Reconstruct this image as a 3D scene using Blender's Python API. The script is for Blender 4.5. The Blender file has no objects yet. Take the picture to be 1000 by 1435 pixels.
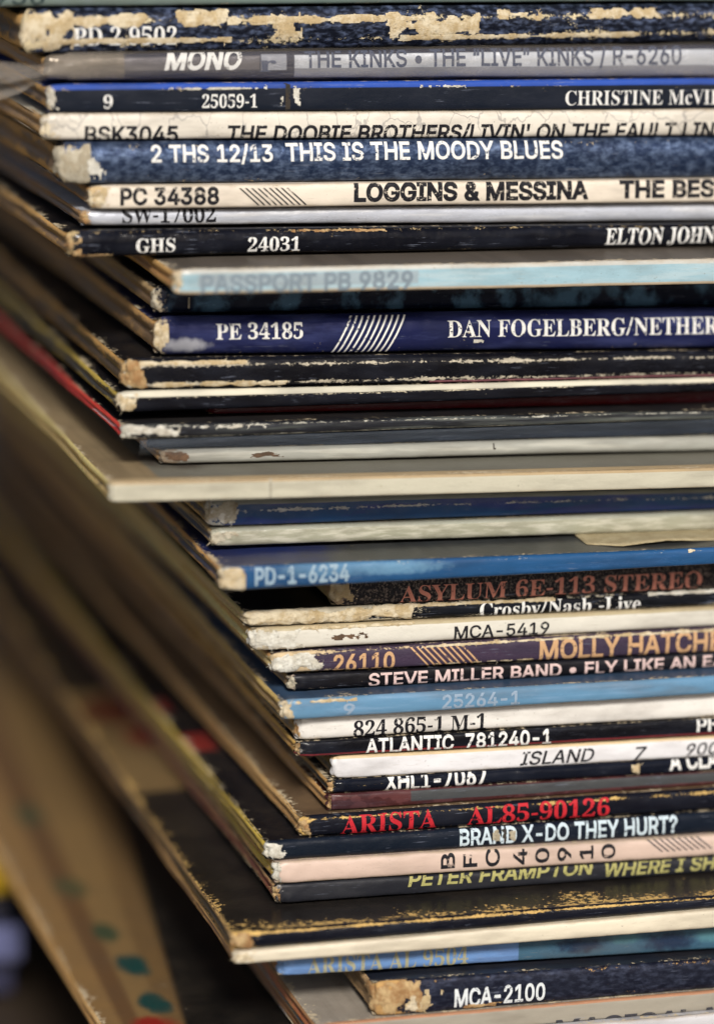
import bpy, bmesh, math, random
from mathutils import Vector, Matrix, noise
from mathutils.geometry import delaunay_2d_cdt
# A stack of worn record sleeves seen from its left corner. All tables are in millimetres.
MM = 0.001
sc = bpy.context.scene
COL = sc.collection
CAM_LOC = (-144.333, -487.468, 229.788)
CAM_ROT = ((0.965203, -0.261148, 0.013624), (0.042365, 0.207566, 0.977303), (-0.258048, -0.942719, 0.211407))  # right, up, back axes
# ---------------------------------------------------------------- camera
cam = bpy.data.objects.new('camera', bpy.data.cameras.new('camera'))
COL.objects.link(cam); sc.camera = cam
cr, cu_, cb = [Vector(v) for v in CAM_ROT]
mw = Matrix((cr, cu_, cb)).transposed().to_4x4()
mw.translation = Vector(CAM_LOC)*MM
cam.matrix_world = mw
cd = cam.data
cd.sensor_fit = 'VERTICAL'; cd.sensor_height = 36.0; cd.sensor_width = 25.09
cd.lens = 4946.0/1435.0*36.0
cd.clip_start = 0.02; cd.clip_end = 60.0
cd.dof.use_dof = True
cd.dof.focus_distance = 0.519
cd.dof.aperture_fstop = cd.lens/21.0
cd.dof.aperture_blades = 0
# ---------------------------------------------------------------- world, sun, exposure
SUN_EL, SUN_AZ = math.radians(34), math.radians(190)     # azimuth of the sun, clockwise from +Y: front right of the stack
w = bpy.data.worlds.new('World'); sc.world = w; w.use_nodes = True
wt = w.node_tree; sky = wt.nodes.new('ShaderNodeTexSky'); sky.sky_type = 'NISHITA'
sky.sun_disc = False; sky.sun_elevation = SUN_EL; sky.sun_rotation = SUN_AZ
sky.air_density = 0.7; sky.dust_density = 4.0; sky.ozone_density = 1.0
bg = wt.nodes['Background']; wt.links.new(sky.outputs[0], bg.inputs[0]); bg.inputs[1].default_value = 0.068
sd = bpy.data.lights.new('sun', 'SUN'); sd.energy = 3.5; sd.angle = math.radians(11); sd.color = (1.0, .95, .88)
so = bpy.data.objects.new('sun', sd); COL.objects.link(so)
sdir = Vector((math.sin(SUN_AZ)*math.cos(SUN_EL), math.cos(SUN_AZ)*math.cos(SUN_EL), math.sin(SUN_EL)))
so.rotation_euler = sdir.to_track_quat('Z', 'Y').to_euler(); so.location = sdir*3
sc.view_settings.view_transform = 'Standard'; sc.view_settings.look = 'None'
sc.view_settings.exposure = 0.12; sc.view_settings.gamma = 1.0
sc.render.engine = 'CYCLES'
sc.cycles.max_bounces = 6; sc.cycles.transparent_max_bounces = 12
REC = {
'green': (-64.49, 16.04, (196.51, 193.03, 197.28, 193.36, 193.45, 189.52)),
'torn2': (-57.74, 14.89, (192.79, 186.43, 193.00, 187.33, 189.40, 183.74)),
'kinks': (-54.47, 14.82, (186.37, 182.56, 186.93, 182.09, 183.62, 178.78)),
'christine': (-54.43, 12.83, (182.14, 178.05, 182.03, 177.52, 178.66, 174.15)),
'crackle': (-55.34, 11.93, (177.96, 174.14, 177.46, 173.51, 174.03, 170.07)),
'moody': (-53.19, 10.82, (173.94, 167.88, 173.31, 167.21, 169.95, 163.85)),
'loggins': (-48.72, 9.79, (167.78, 164.36, 167.15, 163.63, 163.73, 160.21)),
'sw': (-49.82, 11.14, (164.09, 161.74, 163.34, 160.59, 160.09, 157.34)),
'ghs': (-52.44, 8.38, (161.47, 157.68, 160.53, 157.18, 157.22, 153.87)),
'passport': (-39.26, -3.76, (157.47, 153.92, 157.12, 153.34, 153.75, 149.97)),
'mottle': (-39.86, 7.53, (153.52, 149.39, 152.92, 148.33, 149.85, 145.26)),
'fogelberg': (-40.06, 5.52, (149.09, 143.44, 148.22, 142.13, 145.14, 139.05)),
'ridges': (-44.92, 4.38, (143.34, 138.81, 141.91, 137.96, 138.93, 134.97)),
'creamline': (-46.01, 3.65, (138.75, 135.78, 137.87, 135.79, 134.85, 132.77)),
'redspine': (-31.81, 7.24, (135.50, 134.40, 135.51, 133.41, 132.65, 130.54)),
'frayed': (-46.06, 0.77, (134.34, 132.33, 133.35, 132.09, 130.42, 129.17)),
'darkthin': (-41.46, 4.33, (132.10, 130.05, 131.83, 128.88, 129.05, 126.11)),
'greythin': (-39.75, 3.89, (129.99, 127.88, 128.82, 126.64, 125.99, 123.80)),
'whitetan': (-49.33, -7.24, (127.66, 124.75, 126.33, 123.40, 123.68, 120.75)),
'bluefray': (-33.45, 1.09, (123.09, 118.96, 121.55, 118.19, 120.63, 117.28)),
'greenwhite': (-32.84, 0.47, (118.75, 116.11, 118.12, 115.24, 117.16, 114.29)),
'bluepd': (-33.91, -10.73, (115.61, 112.14, 115.03, 112.59, 114.17, 111.73)),
'asylum': (-15.44, -2.29, (111.70, 106.95, 112.16, 106.84, 111.61, 106.29)),
'crosby': (-28.68, -2.98, (106.89, 104.68, 106.78, 104.18, 106.17, 103.57)),
'mca5419': (-27.73, -3.61, (104.56, 101.10, 104.12, 101.10, 103.45, 100.43)),
'molly': (-24.89, -4.33, (100.77, 97.88, 101.04, 97.27, 100.31, 96.53)),
'miller': (-22.20, -3.96, (97.39, 94.96, 97.06, 94.86, 96.41, 94.22)),
'skyblue': (-24.43, -8.73, (94.90, 91.82, 94.80, 92.08, 94.10, 91.38)),
'm1': (-21.66, -6.38, (91.55, 88.08, 91.83, 87.88, 91.26, 87.31)),
'atlantic': (-21.68, -6.97, (88.00, 85.80, 87.82, 85.31, 87.19, 84.67)),
'island': (-16.15, -6.58, (85.52, 81.93, 84.98, 81.84, 84.55, 81.41)),
'xhl': (-16.81, -7.15, (81.87, 79.94, 81.78, 79.58, 81.29, 79.09)),
'maroon': (-17.12, -7.61, (79.88, 77.32, 79.52, 77.47, 78.97, 76.92)),
'arista': (-21.62, -9.32, (77.26, 74.18, 77.41, 73.94, 76.80, 73.33)),
'brandx': (-26.92, -10.05, (74.12, 71.28, 73.84, 70.54, 73.21, 69.92)),
'bfc': (-25.66, -10.72, (71.22, 67.87, 70.48, 67.30, 69.80, 66.62)),
'frampton': (-25.43, -10.35, (67.63, 64.62, 67.07, 64.64, 66.50, 64.08)),
'goldblack': (-34.46, -20.70, (64.30, 61.63, 64.58, 62.84, 63.96, 62.21)),
'cream': (-34.14, -21.16, (61.57, 59.71, 62.77, 59.80, 62.09, 59.12)),
'arista9504': (-26.84, -17.66, (59.31, 56.31, 59.44, 55.20, 59.00, 54.77)),
'mca2100': (-13.66, -21.78, (55.83, 50.21, 54.97, 50.47, 54.65, 50.15)),
'magical': (-22.37, -22.61, (50.15, 47.25, 50.41, 47.42, 50.03, 47.04)),
'whitelow': (-22.14, -24.29, (47.19, 44.57, 47.36, 44.59, 46.92, 44.15)),
'dotted': (-49.50, -23.19, (44.51, 40.76, 44.33, 39.18, 44.03, 38.88)),
}
NODES = (-36.00, 45.00, 260.00)
TEXTS = {
'green': [
  ('956', 'sans', 3.29, 10.50, -0.777, 0.371, 'dk', {}),
],
'torn2': [
  ('PD 2 9502', 'serif', 7.77, 22.96, -0.643, 0.143, 'wh', {'b': -6}),
],
'kinks': [
  ('THE KINKS • THE “LIVE” KINKS / R-6260', 'sans', 38.78, 96.95, -0.166, 0.959, 'ink', {'b': 12}),
  ('MONO', 'sans', 17.99, 28.81, -0.227, 1.126, 'wh', {'b': 40, 'sl': 0.25}),
  ('r', 'serif', 32.02, 34.38, -0.447, 0.699, 'ink', {'b': 10}),
],
'christine': [
  ('9', 'serif', 8.42, 9.78, -0.720, 0.193, 'wh', {'b': -4}),
  ('25059-1', 'serif', 22.93, 31.12, -0.720, 0.183, 'wh', {'b': -6}),
  ('CHRISTINE McVIE', 'serif', 78.13, 102.81, -0.701, 0.263, 'wh', {'b': -10}),
],
'crackle': [
  ('BSK3045', 'sans', 6.54, 20.06, -1.188, 0.002, 'bk', {'b': 26}),
  ("THE DOOBIE BROTHERS/LIVIN' ON THE FAULT LINES", 'sans', 27.37, 106.04, -1.159, -0.022, 'bk', {'b': 26, 'sl': 0.12}),
],
'moody': [
  ('2 THS 12/13', 'sans', 13.89, 31.80, 0.047, 0.796, 'wh', {'b': 14}),
  ('THIS IS THE MOODY BLUES', 'sans', 33.94, 76.18, 0.058, 0.847, 'wh', {'b': 14}),
],
'loggins': [
  ('PC 34388', 'sans', 4.70, 19.03, -0.607, 0.725, 'bk', {'b': 40}),
  ('#', 'hatch', 22.12, 32.93, -0.781, 0.675, 'bk', {'n': 9, 'sl': -1}),
  ('LOGGINS & MESSINA', 'sans', 39.62, 75.46, -0.529, 0.870, 'bk', {'b': 50}),
  ('THE BEST', 'sans', 80.77, 97.95, -0.481, 0.865, 'bk', {'b': 50}),
],
'sw': [
  ('SW-17002', 'serif', 6.28, 20.14, -0.584, 1.298, 'bk', {'b': 6}),
],
'ghs': [
  ('GHS', 'serif', 10.33, 16.11, -0.686, 0.344, 'wh', {'b': 0}),
  ('24031', 'serif', 26.93, 34.75, -0.777, 0.287, 'wh', {'b': 0}),
  ('ELTON JOHN', 'serif', 81.73, 99.10, -0.685, 0.691, 'wh', {'b': 0, 'sl': 0.12}),
],
'passport': [
  ('PASSPORT PB 9829', 'sans', 4.13, 35.06, -0.815, 0.507, 'grey', {'b': 34}),
],
'fogelberg': [
  ('PE 34185', 'serif', 9.18, 22.10, -0.163, 0.611, 'wh', {'b': 0}),
  ('#', 'hatch', 26.44, 38.40, -1.029, 0.911, 'wh', {'n': 10, 'sl': 1}),
  ('DAN FOGELBERG/NETHER', 'serif', 44.06, 86.47, -0.246, 0.589, 'wh', {'b': -6}),
],
'bluepd': [
  ('PD-1-6234', 'sans', 5.22, 18.94, -0.612, 0.813, 'pale', {'b': 30}),
],
'asylum': [
  ('ASYLUM 6E-113 STEREO', 'serif', 10.64, 57.81, -0.966, 0.034, 'salmon', {'b': -4}),
],
'crosby': [
  ('Crosby/Nash -Live', 'serif', 36.02, 61.20, -1.123, 0.675, 'wh', {'b': -2}),
],
'mca5419': [
  ('MCA-5419', 'sans', 31.09, 45.73, -0.835, 0.303, 'bk', {'b': 8}),
],
'molly': [
  ('26110', 'sans', 9.68, 18.80, -1.093, 0.503, 'orange', {'b': 26}),
  ('#', 'hatch', 21.20, 33.08, -1.165, 0.847, 'orange', {'n': 9, 'sl': -1}),
  ('MOLLY HATCHET', 'sans', 41.40, 72.56, -0.891, 0.757, 'orange', {'b': 20}),
],
'miller': [
  ('STEVE MILLER BAND • FLY LIKE AN EAGLE', 'sans', 12.44, 73.61, -0.931, 0.635, 'pink', {'b': 14}),
],
'skyblue': [
  ('9', 'sans', 9.63, 11.13, -0.756, 0.326, 'ltgrey', {'b': 20}),
  ('25264-1', 'sans', 24.58, 36.33, -0.721, 0.616, 'ltgrey', {'b': 20}),
],
'm1': [
  ('824 865-1 M-1', 'serif', 8.95, 29.22, -0.938, 0.324, 'bk', {'b': 6}),
],
'atlantic': [
  ('ATLANTIC  781240-1', 'sans', 10.80, 39.11, -0.964, 0.832, 'wh', {'b': 20}),
  ('PHIL', 'sans', 62.22, 68.53, -0.427, 1.181, 'wh', {'b': 20}),
],
'island': [
  ('ISLAND', 'sans', 29.08, 40.29, -0.727, 0.471, 'bk', {'b': 6, 'sl': 0.25}),
  ('7', 'sans', 46.84, 48.43, -0.852, 0.325, 'bk', {'b': 6, 'sl': 0.25}),
  ('900', 'sans', 55.03, 60.07, -0.745, 0.383, 'bk', {'b': 6, 'sl': 0.25}),
],
'xhl': [
  ('XHL1-7067', 'sans', 8.91, 24.42, -0.944, 1.655, 'wh', {'b': 30}),
  ('A CLASSIC', 'sans', 53.27, 67.28, -0.345, 1.921, 'wh', {'b': 34}),
],
'arista': [
  ('ARISTA', 'serif', 6.47, 21.08, -0.922, 0.792, 'red', {'b': -2}),
  ('AL85-90126', 'serif', 25.79, 48.00, -0.828, 0.720, 'red', {'b': -2}),
],
'brandx': [
  ('BRAND X-DO THEY HURT?', 'sans', 29.83, 63.80, -0.649, 0.865, 'pale2', {'b': 20}),
],
'bfc': [
  ('BFC 40910', 'rot', 25.47, 53.11, -0.611, 0.937, 'bk', {'b': 14}),
  ('#', 'hatch', 56.79, 68.76, -0.263, 1.343, 'bk2', {'n': 9, 'sl': -1}),
],
'frampton': [
  ('PETER FRAMPTON', 'sans', 20.35, 48.57, -0.047, 1.379, 'olive', {'b': 22, 'sl': 0.25}),
  ('WHERE I SHOULD BE', 'sans', 50.58, 81.08, -0.471, 1.098, 'olive', {'b': 22, 'sl': 0.25}),
],
'cream': [
  ('MCCARTNEY', 'sans', 21.61, 41.63, -2.992, -1.103, 'bk', {'b': 20, 'sl': 0.2}),
],
'arista9504': [
  ('ARISTA AL 9504', 'serif', 4.58, 28.89, -0.987, 0.574, 'khaki', {'b': -2}),
],
'mca2100': [
  ('MCA-2100', 'sans', 12.59, 26.26, -0.751, 0.274, 'silver', {'b': 20}),
],
'magical': [
  ('MAGICAL MYSTERY', 'sans', 36.80, 81.99, -2.300, -0.722, 'bk2', {'b': 34}),
],
}

# look of each sleeve. c print colour, c2 mottling, w = rubbed edges and painted glints (top, bottom, everywhere, corner), n squareness, b bulge
NAVY, BLACK = (.008, .012, .030), (.005, .005, .008)
DK = (.12, .09, .06); OLV = (.24, .18, .11); BRN = (.15, .10, .055)
STYLE = {
'green': dict(c=(0.16, 0.22, 0.2), w=(.2, .2, 0, .4), side=DK),
'torn2': dict(mt=.4, c=(0.0066, 0.0088, 0.0176), c2=(.13, .17, .29), m=(.7, 4.5, .42, .80), w=(.42, .42, .02, .9), vt=.45, vb=-.50, p=(.66, .56, .36), side=(.06, .045, .03), b=1.6, n=2.1, r=.42),
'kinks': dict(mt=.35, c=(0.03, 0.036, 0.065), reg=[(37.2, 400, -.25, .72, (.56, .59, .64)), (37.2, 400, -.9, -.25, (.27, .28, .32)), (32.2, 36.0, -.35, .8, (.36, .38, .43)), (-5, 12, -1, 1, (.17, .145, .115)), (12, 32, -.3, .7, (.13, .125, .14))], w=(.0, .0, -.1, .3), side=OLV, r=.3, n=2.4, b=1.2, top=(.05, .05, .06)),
'christine': dict(c=(0.0055, 0.0088, 0.0176), reg=[(-5, 400, .62, 1.1, (.02, .07, .36))], w=(.20, .05, -.06, .9), vt=.62, n=4.2, b=.7, cl=1.8, top=(.02, .06, .30), side=DK, r=.62, dent=.5),
'crackle': dict(c=(0.68, 0.64, 0.56), crackle=1, w=(.12, .12, -.1, .5), p=(.60, .50, .34), n=3.2, b=.9, side=OLV, side2=(.30, .22, .12), r=.55, top=(.5, .47, .40), cl=5),
'moody': dict(mt=.55, c=(0.018, 0.032, 0.075), c2=(.15, .21, .34), m=(.9, 4.5, .34, .84), w=(.24, .22, -.06, .7), vt=.78, n=2.1, b=1.7, side=DK, r=.50, fine=2.2, wav=1.4),  # mottling in the metallic ink also paints in the bluish sheen
'loggins': dict(c=(0.7, 0.63, 0.53), w=(.22, .16, -.1, .8), p=(.62, .46, .25), n=3.4, b=.8, side=DK, side2=(.30, .20, .10), r=.6, cl=5),
'sw': dict(mt=.2, c=(0.5, 0.53, 0.6), c2=(.62, .64, .68), w=(.1, .1, -.06, .9), p=(.36, .24, .13), n=2.2, b=.9, side=DK, side2=(.22, .15, .08), r=.32, cl=3.5),
'ghs': dict(c=(0.0039, 0.0044, 0.0077), w=(.34, .20, -.03, .9), p=(.50, .38, .20), n=2.2, b=1.2, r=.16, wav=3.2, side=DK, cl=2.5),
'passport': dict(c=(0.3, 0.46, 0.53), c2=(.37, .50, .55), reg=[(-5, 400, .66, 1.2, (.52, .53, .50)), (-5, 400, -1.2, -.75, (.46, .38, .28)), (3.6, 36, -.45, .55, (.30, .37, .41))], w=(.1, .1, -.1, 1.0), p=(.70, .55, .36), n=5, b=.5, top=(.10, .085, .07), side=(.30, .20, .11), r=.42, cl=2.2),
'mottle': dict(mt=.3, c=(0.0055, 0.0088, 0.022), c2=(.07, .15, .24), m=(.30, .5, .46, .66), w=(.0, .12, -.06, .6), n=2.3, b=1.0, side=DK, side2=(.26, .22, .15), r=.26),
'fogelberg': dict(mt=.25, c=(0.014, 0.018, 0.075), c2=(.04, .05, .15), m=(.08, 1.2, .45, .65), w=(.12, .14, -.06, .75), n=2.1, b=1.6, side=DK, side2=(.34, .24, .12), r=.24, wav=1.6, spot=[(4.6, -.45, 3.2, .34, (.46, .47, .52))], cl=2.6),
'ridges': dict(c=(0.0039, 0.0039, 0.006), w=(.66, .62, -.08, .9), vt=.55, vb=-.66, p=(.52, .47, .37), n=2.6, b=1.0, r=.34, side=(.05, .04, .03), side2=(.35, .24, .10), reg=[(46, 400, -1.1, -.80, (.30, .12, .15))]),
'creamline': dict(c=(0.005, 0.005, 0.0072), reg=[(-5, 400, .42, 1.2, (.60, .57, .46))], vt=.32, vb=-.2, w=(.62, .34, -.16, .5), p=(.62, .56, .42), n=2.6, b=.8, r=.24, side=(.03, .03, .03), side2=(.28, .25, .06), dent=.7),
'redspine': dict(c=(0.055, 0.004, 0.005), w=(.0, .0, -.2, .3), n=2.5, b=.6, r=.35, side=(.03, .02, .02), top=(.04, .03, .03), dent=.6),
'frayed': dict(c=(0.011, 0.0116, 0.0143), c2=(.10, .11, .10), m=(.05, .8, .42, .7), w=(.52, .60, .02, .8), vt=.72, vb=-.92, p=(.48, .47, .40), n=3, b=.8, r=.55, side=(.36, .016, .014), side2=(.40, .03, .025)),
'darkthin': dict(c=(0.018, 0.026, 0.045), w=(.0, .0, -.2, .1), n=2.3, b=.8, r=.18, side=OLV, wav=2),
'greythin': dict(c=(0.33, 0.335, 0.3), c2=(.42, .42, .37), w=(.10, .12, -.06, .9), p=(.26, .20, .14), n=2.3, b=.9, side=OLV, r=.6, top=(.2, .2, .18), cl=6),
'whitetan': dict(c=(.50, .48, .38), reg=[(-5, 400, .74, 1.2, (.40, .30, .17)), (23.4, 23.8, -1, 1, (.36, .34, .27))], w=(.0, .04, -.14, .4), p=(.48, .40, .24), n=6, b=.6, top=(.28, .21, .12), art=[('rect', -5, 400, -2, 3.2, (.46, .34, .19)), ('rect', 8, 400, 3.5, 400, (.17, .165, .135)), ('ell', 14, 6, 18, 8, (.07, .06, .05))], side=(.36, .28, .16), side2=(.44, .35, .20), r=.42, dent=.45, hs=.9),
'bluefray': dict(c=(0.018, 0.065, 0.18), c2=(.03, .05, .20), reg=[(-5, 400, .60, .95, (.30, .31, .27))], w=(.62, .10, -.02, .8), vt=.15, p=(.55, .55, .52), n=2.5, b=.9, r=.22, side=(.02, .03, .10), side2=(.3, .26, .18), top=(.02, .03, .10), fine=2.5),  # white sparkle painted along mid spine through the rubbed edge mask
'greenwhite': dict(c=(.33, .33, .25), c2=(.50, .49, .40), m=(.25, 2.2, .42, .66), reg=[(-5, 400, .66, 1.0, (.33, .34, .28))], w=(.12, .12, -.04, .4), p=(.60, .57, .46), n=2.6, b=.8, r=.34, side=(.02, .03, .09), side2=(.34, .30, .20), fine=2),
'bluepd': dict(c=(0.016, 0.075, 0.19), c2=(.022, .09, .23), spot=[(18, .5, 9, .7, (.10, .22, .36)), (27, .4, 6, .6, (.12, .25, .38))], w=(.34, .16, -.10, .8), vt=.78, p=(.55, .56, .52), n=3.4, b=.8, top=(.042, .048, .052), side=(.02, .028, .08), side2=(.34, .24, .12), art=[('ell', 2, 16, 30, 60, (.015, .025, .10))], r=.3, tr=.3, cl=3, dent=.7),
'asylum': dict(side=(.30, .22, .12), c=(0.0121, 0.011, 0.0143), speck=(.24, .19, .16), w=(.42, .10, -.02, .8), p=(.46, .34, .22), n=2.8, b=.8, r=.75, side2=(.40, .30, .17)),
'crosby': dict(c=(0.0044, 0.005, 0.0066), c2=(.10, .12, .17), m=(.12, 1.0, .58, .7), w=(.40, .36, .02, 1.3), cl=30, p=(.52, .47, .36), n=2.3, b=.9, r=.22, side=(.36, .28, .16), side2=(.44, .34, .20), wav=2),
'mca5419': dict(c=(0.62, 0.6, 0.53), w=(.08, .06, -.12, .7), cl=10, reg=[(-5, 400, .66, 1.2, (.42, .36, .23))], p=(.50, .42, .28), n=2.8, b=.8, r=.30, side=(.44, .35, .22), side2=(.38, .27, .14), top=(.32, .26, .16), wav=1.5, fine=1.5),
'molly': dict(c=(0.05, 0.034, 0.06), w=(.50, .16, -.05, 1.1), cl=12, p=(.58, .45, .28), n=2.8, b=.8, r=.42, side=(.38, .30, .20), side2=(.30, .21, .12)),
'miller': dict(c=(0.0055, 0.005, 0.0066), w=(.10, .22, -.05, .9), p=(.52, .42, .34), n=2.8, b=.7, r=.5, side=(.10, .08, .06), side2=(.3, .24, .14), cl=2),
'skyblue': dict(c=(0.11, 0.24, 0.38), c2=(.15, .28, .43), w=(.16, .05, -.12, .9), p=(.60, .52, .38), n=3, b=.8, top=(.035, .07, .13), side=(.16, .13, .09), side2=(.42, .30, .14), r=.28, cl=3.4),
'm1': dict(c=(0.72, 0.7, 0.66), w=(.05, .10, -.12, .5), p=(.55, .44, .28), n=2.8, b=.8, side=(.10, .09, .08), side2=(.34, .24, .11), r=.36),
'atlantic': dict(c=(0.0039, 0.0039, 0.006), reg=[(-5, 400, -1.2, -.66, (.20, .025, .03))], w=(.12, .0, -.12, .6), p=(.5, .45, .35), n=3.2, b=.6, r=.36, side=(.22, .15, .06), side2=(.38, .26, .10), cl=2),
'island': dict(c=(0.68, 0.68, 0.7), reg=[(-5, 400, .74, 1.2, (.62, .48, .28))], w=(.0, .04, -.14, .4), p=(.5, .4, .25), n=4, b=.7, side=BLACK, side2=(.12, .09, .06), r=.65, top=(.3, .25, .18), cl=1.5),
'xhl': dict(c=(0.0044, 0.006, 0.0121), w=(.16, .05, -.10, .6), vt=.1, p=(.50, .36, .16), n=2.4, b=.8, r=.2, side=BLACK, side2=(.30, .21, .10), cl=2),
'maroon': dict(c=(0.055, 0.016, 0.016), reg=[(13, 400, -.4, .9, (.055, .058, .06))], c2=(.09, .03, .03), m=(.3, .6, .5, .55), w=(.0, .0, -.12, .8), p=(.34, .22, .10), n=3, b=.6, r=.45, side=(.24, .17, .09), side2=(.34, .24, .12), cl=1.6),
'arista': dict(c=(0.005, 0.0055, 0.0099), w=(.56, .06, -.08, .9), vt=.66, p=(.60, .40, .14), n=2.3, b=1.0, top=(.17, .11, .06), art2=(.11, .07, .04), side=(.26, .18, .09), side2=(.36, .26, .14), r=.2, cl=3, fine=2),
'brandx': dict(c=(0.0055, 0.0094, 0.0176), w=(.12, .05, -.10, .7), p=(.62, .60, .54), n=2.7, b=.9, r=.36, top=BLACK, art=[('rect', -5, 5, 50, 60, (.24, .02, .018)), ('rect', -5, 3, 74, 82, (.20, .015, .015))], side=(.16, .14, .06), side2=(.34, .30, .07), cl=2),
'bfc': dict(c=(0.56, 0.43, 0.36), w=(.08, .04, -.14, .8), p=(.56, .52, .42), n=2.8, b=.7, r=.6, side=(.30, .27, .07), side2=(.34, .24, .14), cl=3),
'frampton': dict(c=(.014, .015, .020), w=(.18, .02, -.12, .7), p=(.46, .44, .42), n=3.0, b=.7, r=.55, side=(.13, .05, .035), side2=(.30, .22, .14), cl=2.4, haze=(.05, .05, .055)),
'goldblack': dict(c=(0.0044, 0.005, 0.0099), w=(.80, .22, -.02, 1.1), vt=.75, p=(.58, .38, .13), n=2.4, b=.9, gw=.11, top=(.012, .011, .011), art=[('rect', -5, 400, 72, 135, (.19, .125, .055)), ('ell', 12, 6, 104, 8, (.16, .02, .015)), ('ell', 16, 4, 84, 5, (.05, .02, .012)), ('ell', 6, 5, 122, 8, (.13, .03, .015))], side=(.02, .017, .014), side2=(.15, .11, .06), r=.22, tr=.3, cl=5, fine=2.5),  # gold rub on the front edge is widened to paint in its glints
'cream': dict(c=(0.66, 0.6, 0.47), w=(.04, .04, -.14, .5), p=(.5, .4, .25), n=3.2, b=.7, r=.48, side=(.10, .06, .035), side2=(.36, .25, .13)),
'arista9504': dict(c=(0.13, 0.25, 0.5), reg=[(36.6, 400, -1.2, 1.2, (.045, .11, .17))], c2=(.11, .20, .40), spot=[(46, .0, 3.5, .6, (.01, .02, .05)), (53, .3, 2.2, .4, (.07, .18, .22)), (60, -.2, 4, .7, (.012, .02, .05)), (67, .1, 2.6, .5, (.08, .20, .24)), (73, .2, 2, .5, (.02, .03, .07)), (78, .1, 2.6, .5, (.08, .20, .24)), (84, .0, 3, .8, (.02, .02, .05))], w=(.0, .0, -.14, .5), p=(.4, .5, .62), n=3.2, b=.6, r=.36, side=(.16, .10, .055), side2=(.22, .15, .09)),
'mca2100': dict(mt=.35, c=(0.0088, 0.0105, 0.022), c2=(.05, .06, .10), m=(.8, 4, .38, .82), w=(.40, .14, -.08, 1.2), vt=.88, cl=8, p=(.46, .28, .11), n=2.6, b=.8, top=(.014, .018, .030), side=(.10, .08, .06), side2=(.30, .24, .17), r=.5),
'magical': dict(c=(.30, .275, .225), reg=[(-5, 400, .80, 1.1, (.36, .18, .10))], w=(.1, .0, -.1, .5), p=(.5, .46, .38), n=5, b=.7, r=.48, top=(.34, .3, .25), side=(.24, .10, .055), side2=(.20, .13, .08)),
'whitelow': dict(c=(.50, .50, .52), w=(.05, .05, -.14, .5), n=3, b=.7, side=(.16, .09, .05), side2=(.22, .15, .09), r=.45),
'dotted': dict(c=(0.2, 0.14, 0.07), w=(.2, .2, 0, .5), n=3, b=.8, top=(.008, .007, .006), art=[('slant', 10.3, .115, 0, 0, (.15, .09, .036)), ('slant', 7.6, .09, 0, 0, (.20, .125, .05)), ('slant', 5.2, .05, 0, 0, (.12, .065, .028)), ('slant', 3.0, .03, 0, 0, (.22, .13, .05)), ('ell', 10.5, 2.2, 47.9, 5.2, (.006, .045, .042)), ('ell', 10.2, 2.2, 30.6, 4.6, (.006, .045, .042)), ('ell', 9.5, 2.0, 64, 4, (.04, .06, .03)), ('ell', 8.0, 3.6, 20, 5, (.22, .015, .01)), ('ell', 11.0, 1.8, 17, 3.4, (.006, .05, .045)), ('ell', 8.6, 2.6, 88, 5, (.07, .07, .03)), ('ell', 9.0, 2.4, 130, 6, (.05, .06, .03))], side=(.28, .19, .09), side2=(.38, .25, .12), r=.45),
'spare1': dict(c=(0.0165, 0.0165, 0.022), top=(.012, .011, .011), side=(.02, .018, .016), side2=(.05, .04, .03)),
'spare2': dict(c=(0.05, 0.03, 0.03), top=(.02, .018, .016), side=(.02, .018, .016), side2=(.05, .04, .03)),
'spare3': dict(c=(0.05, 0.05, 0.06), top=(.02, .02, .02), side=(.02, .018, .016), side2=(.05, .04, .03)),
}
for _i, _k in enumerate(STYLE): STYLE[_k]['seed'] = _i*1.37+.6
EXTRA = {'frayed': [('#', 'hatch', -21, -2.5, -.35, .2, 'wh', dict(n=13, sl=1))], 'whitetan': [('#', 'hatch', -9, -5.5, -.5, .4, 'bk2', dict(n=2, sl=1))]}
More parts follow.
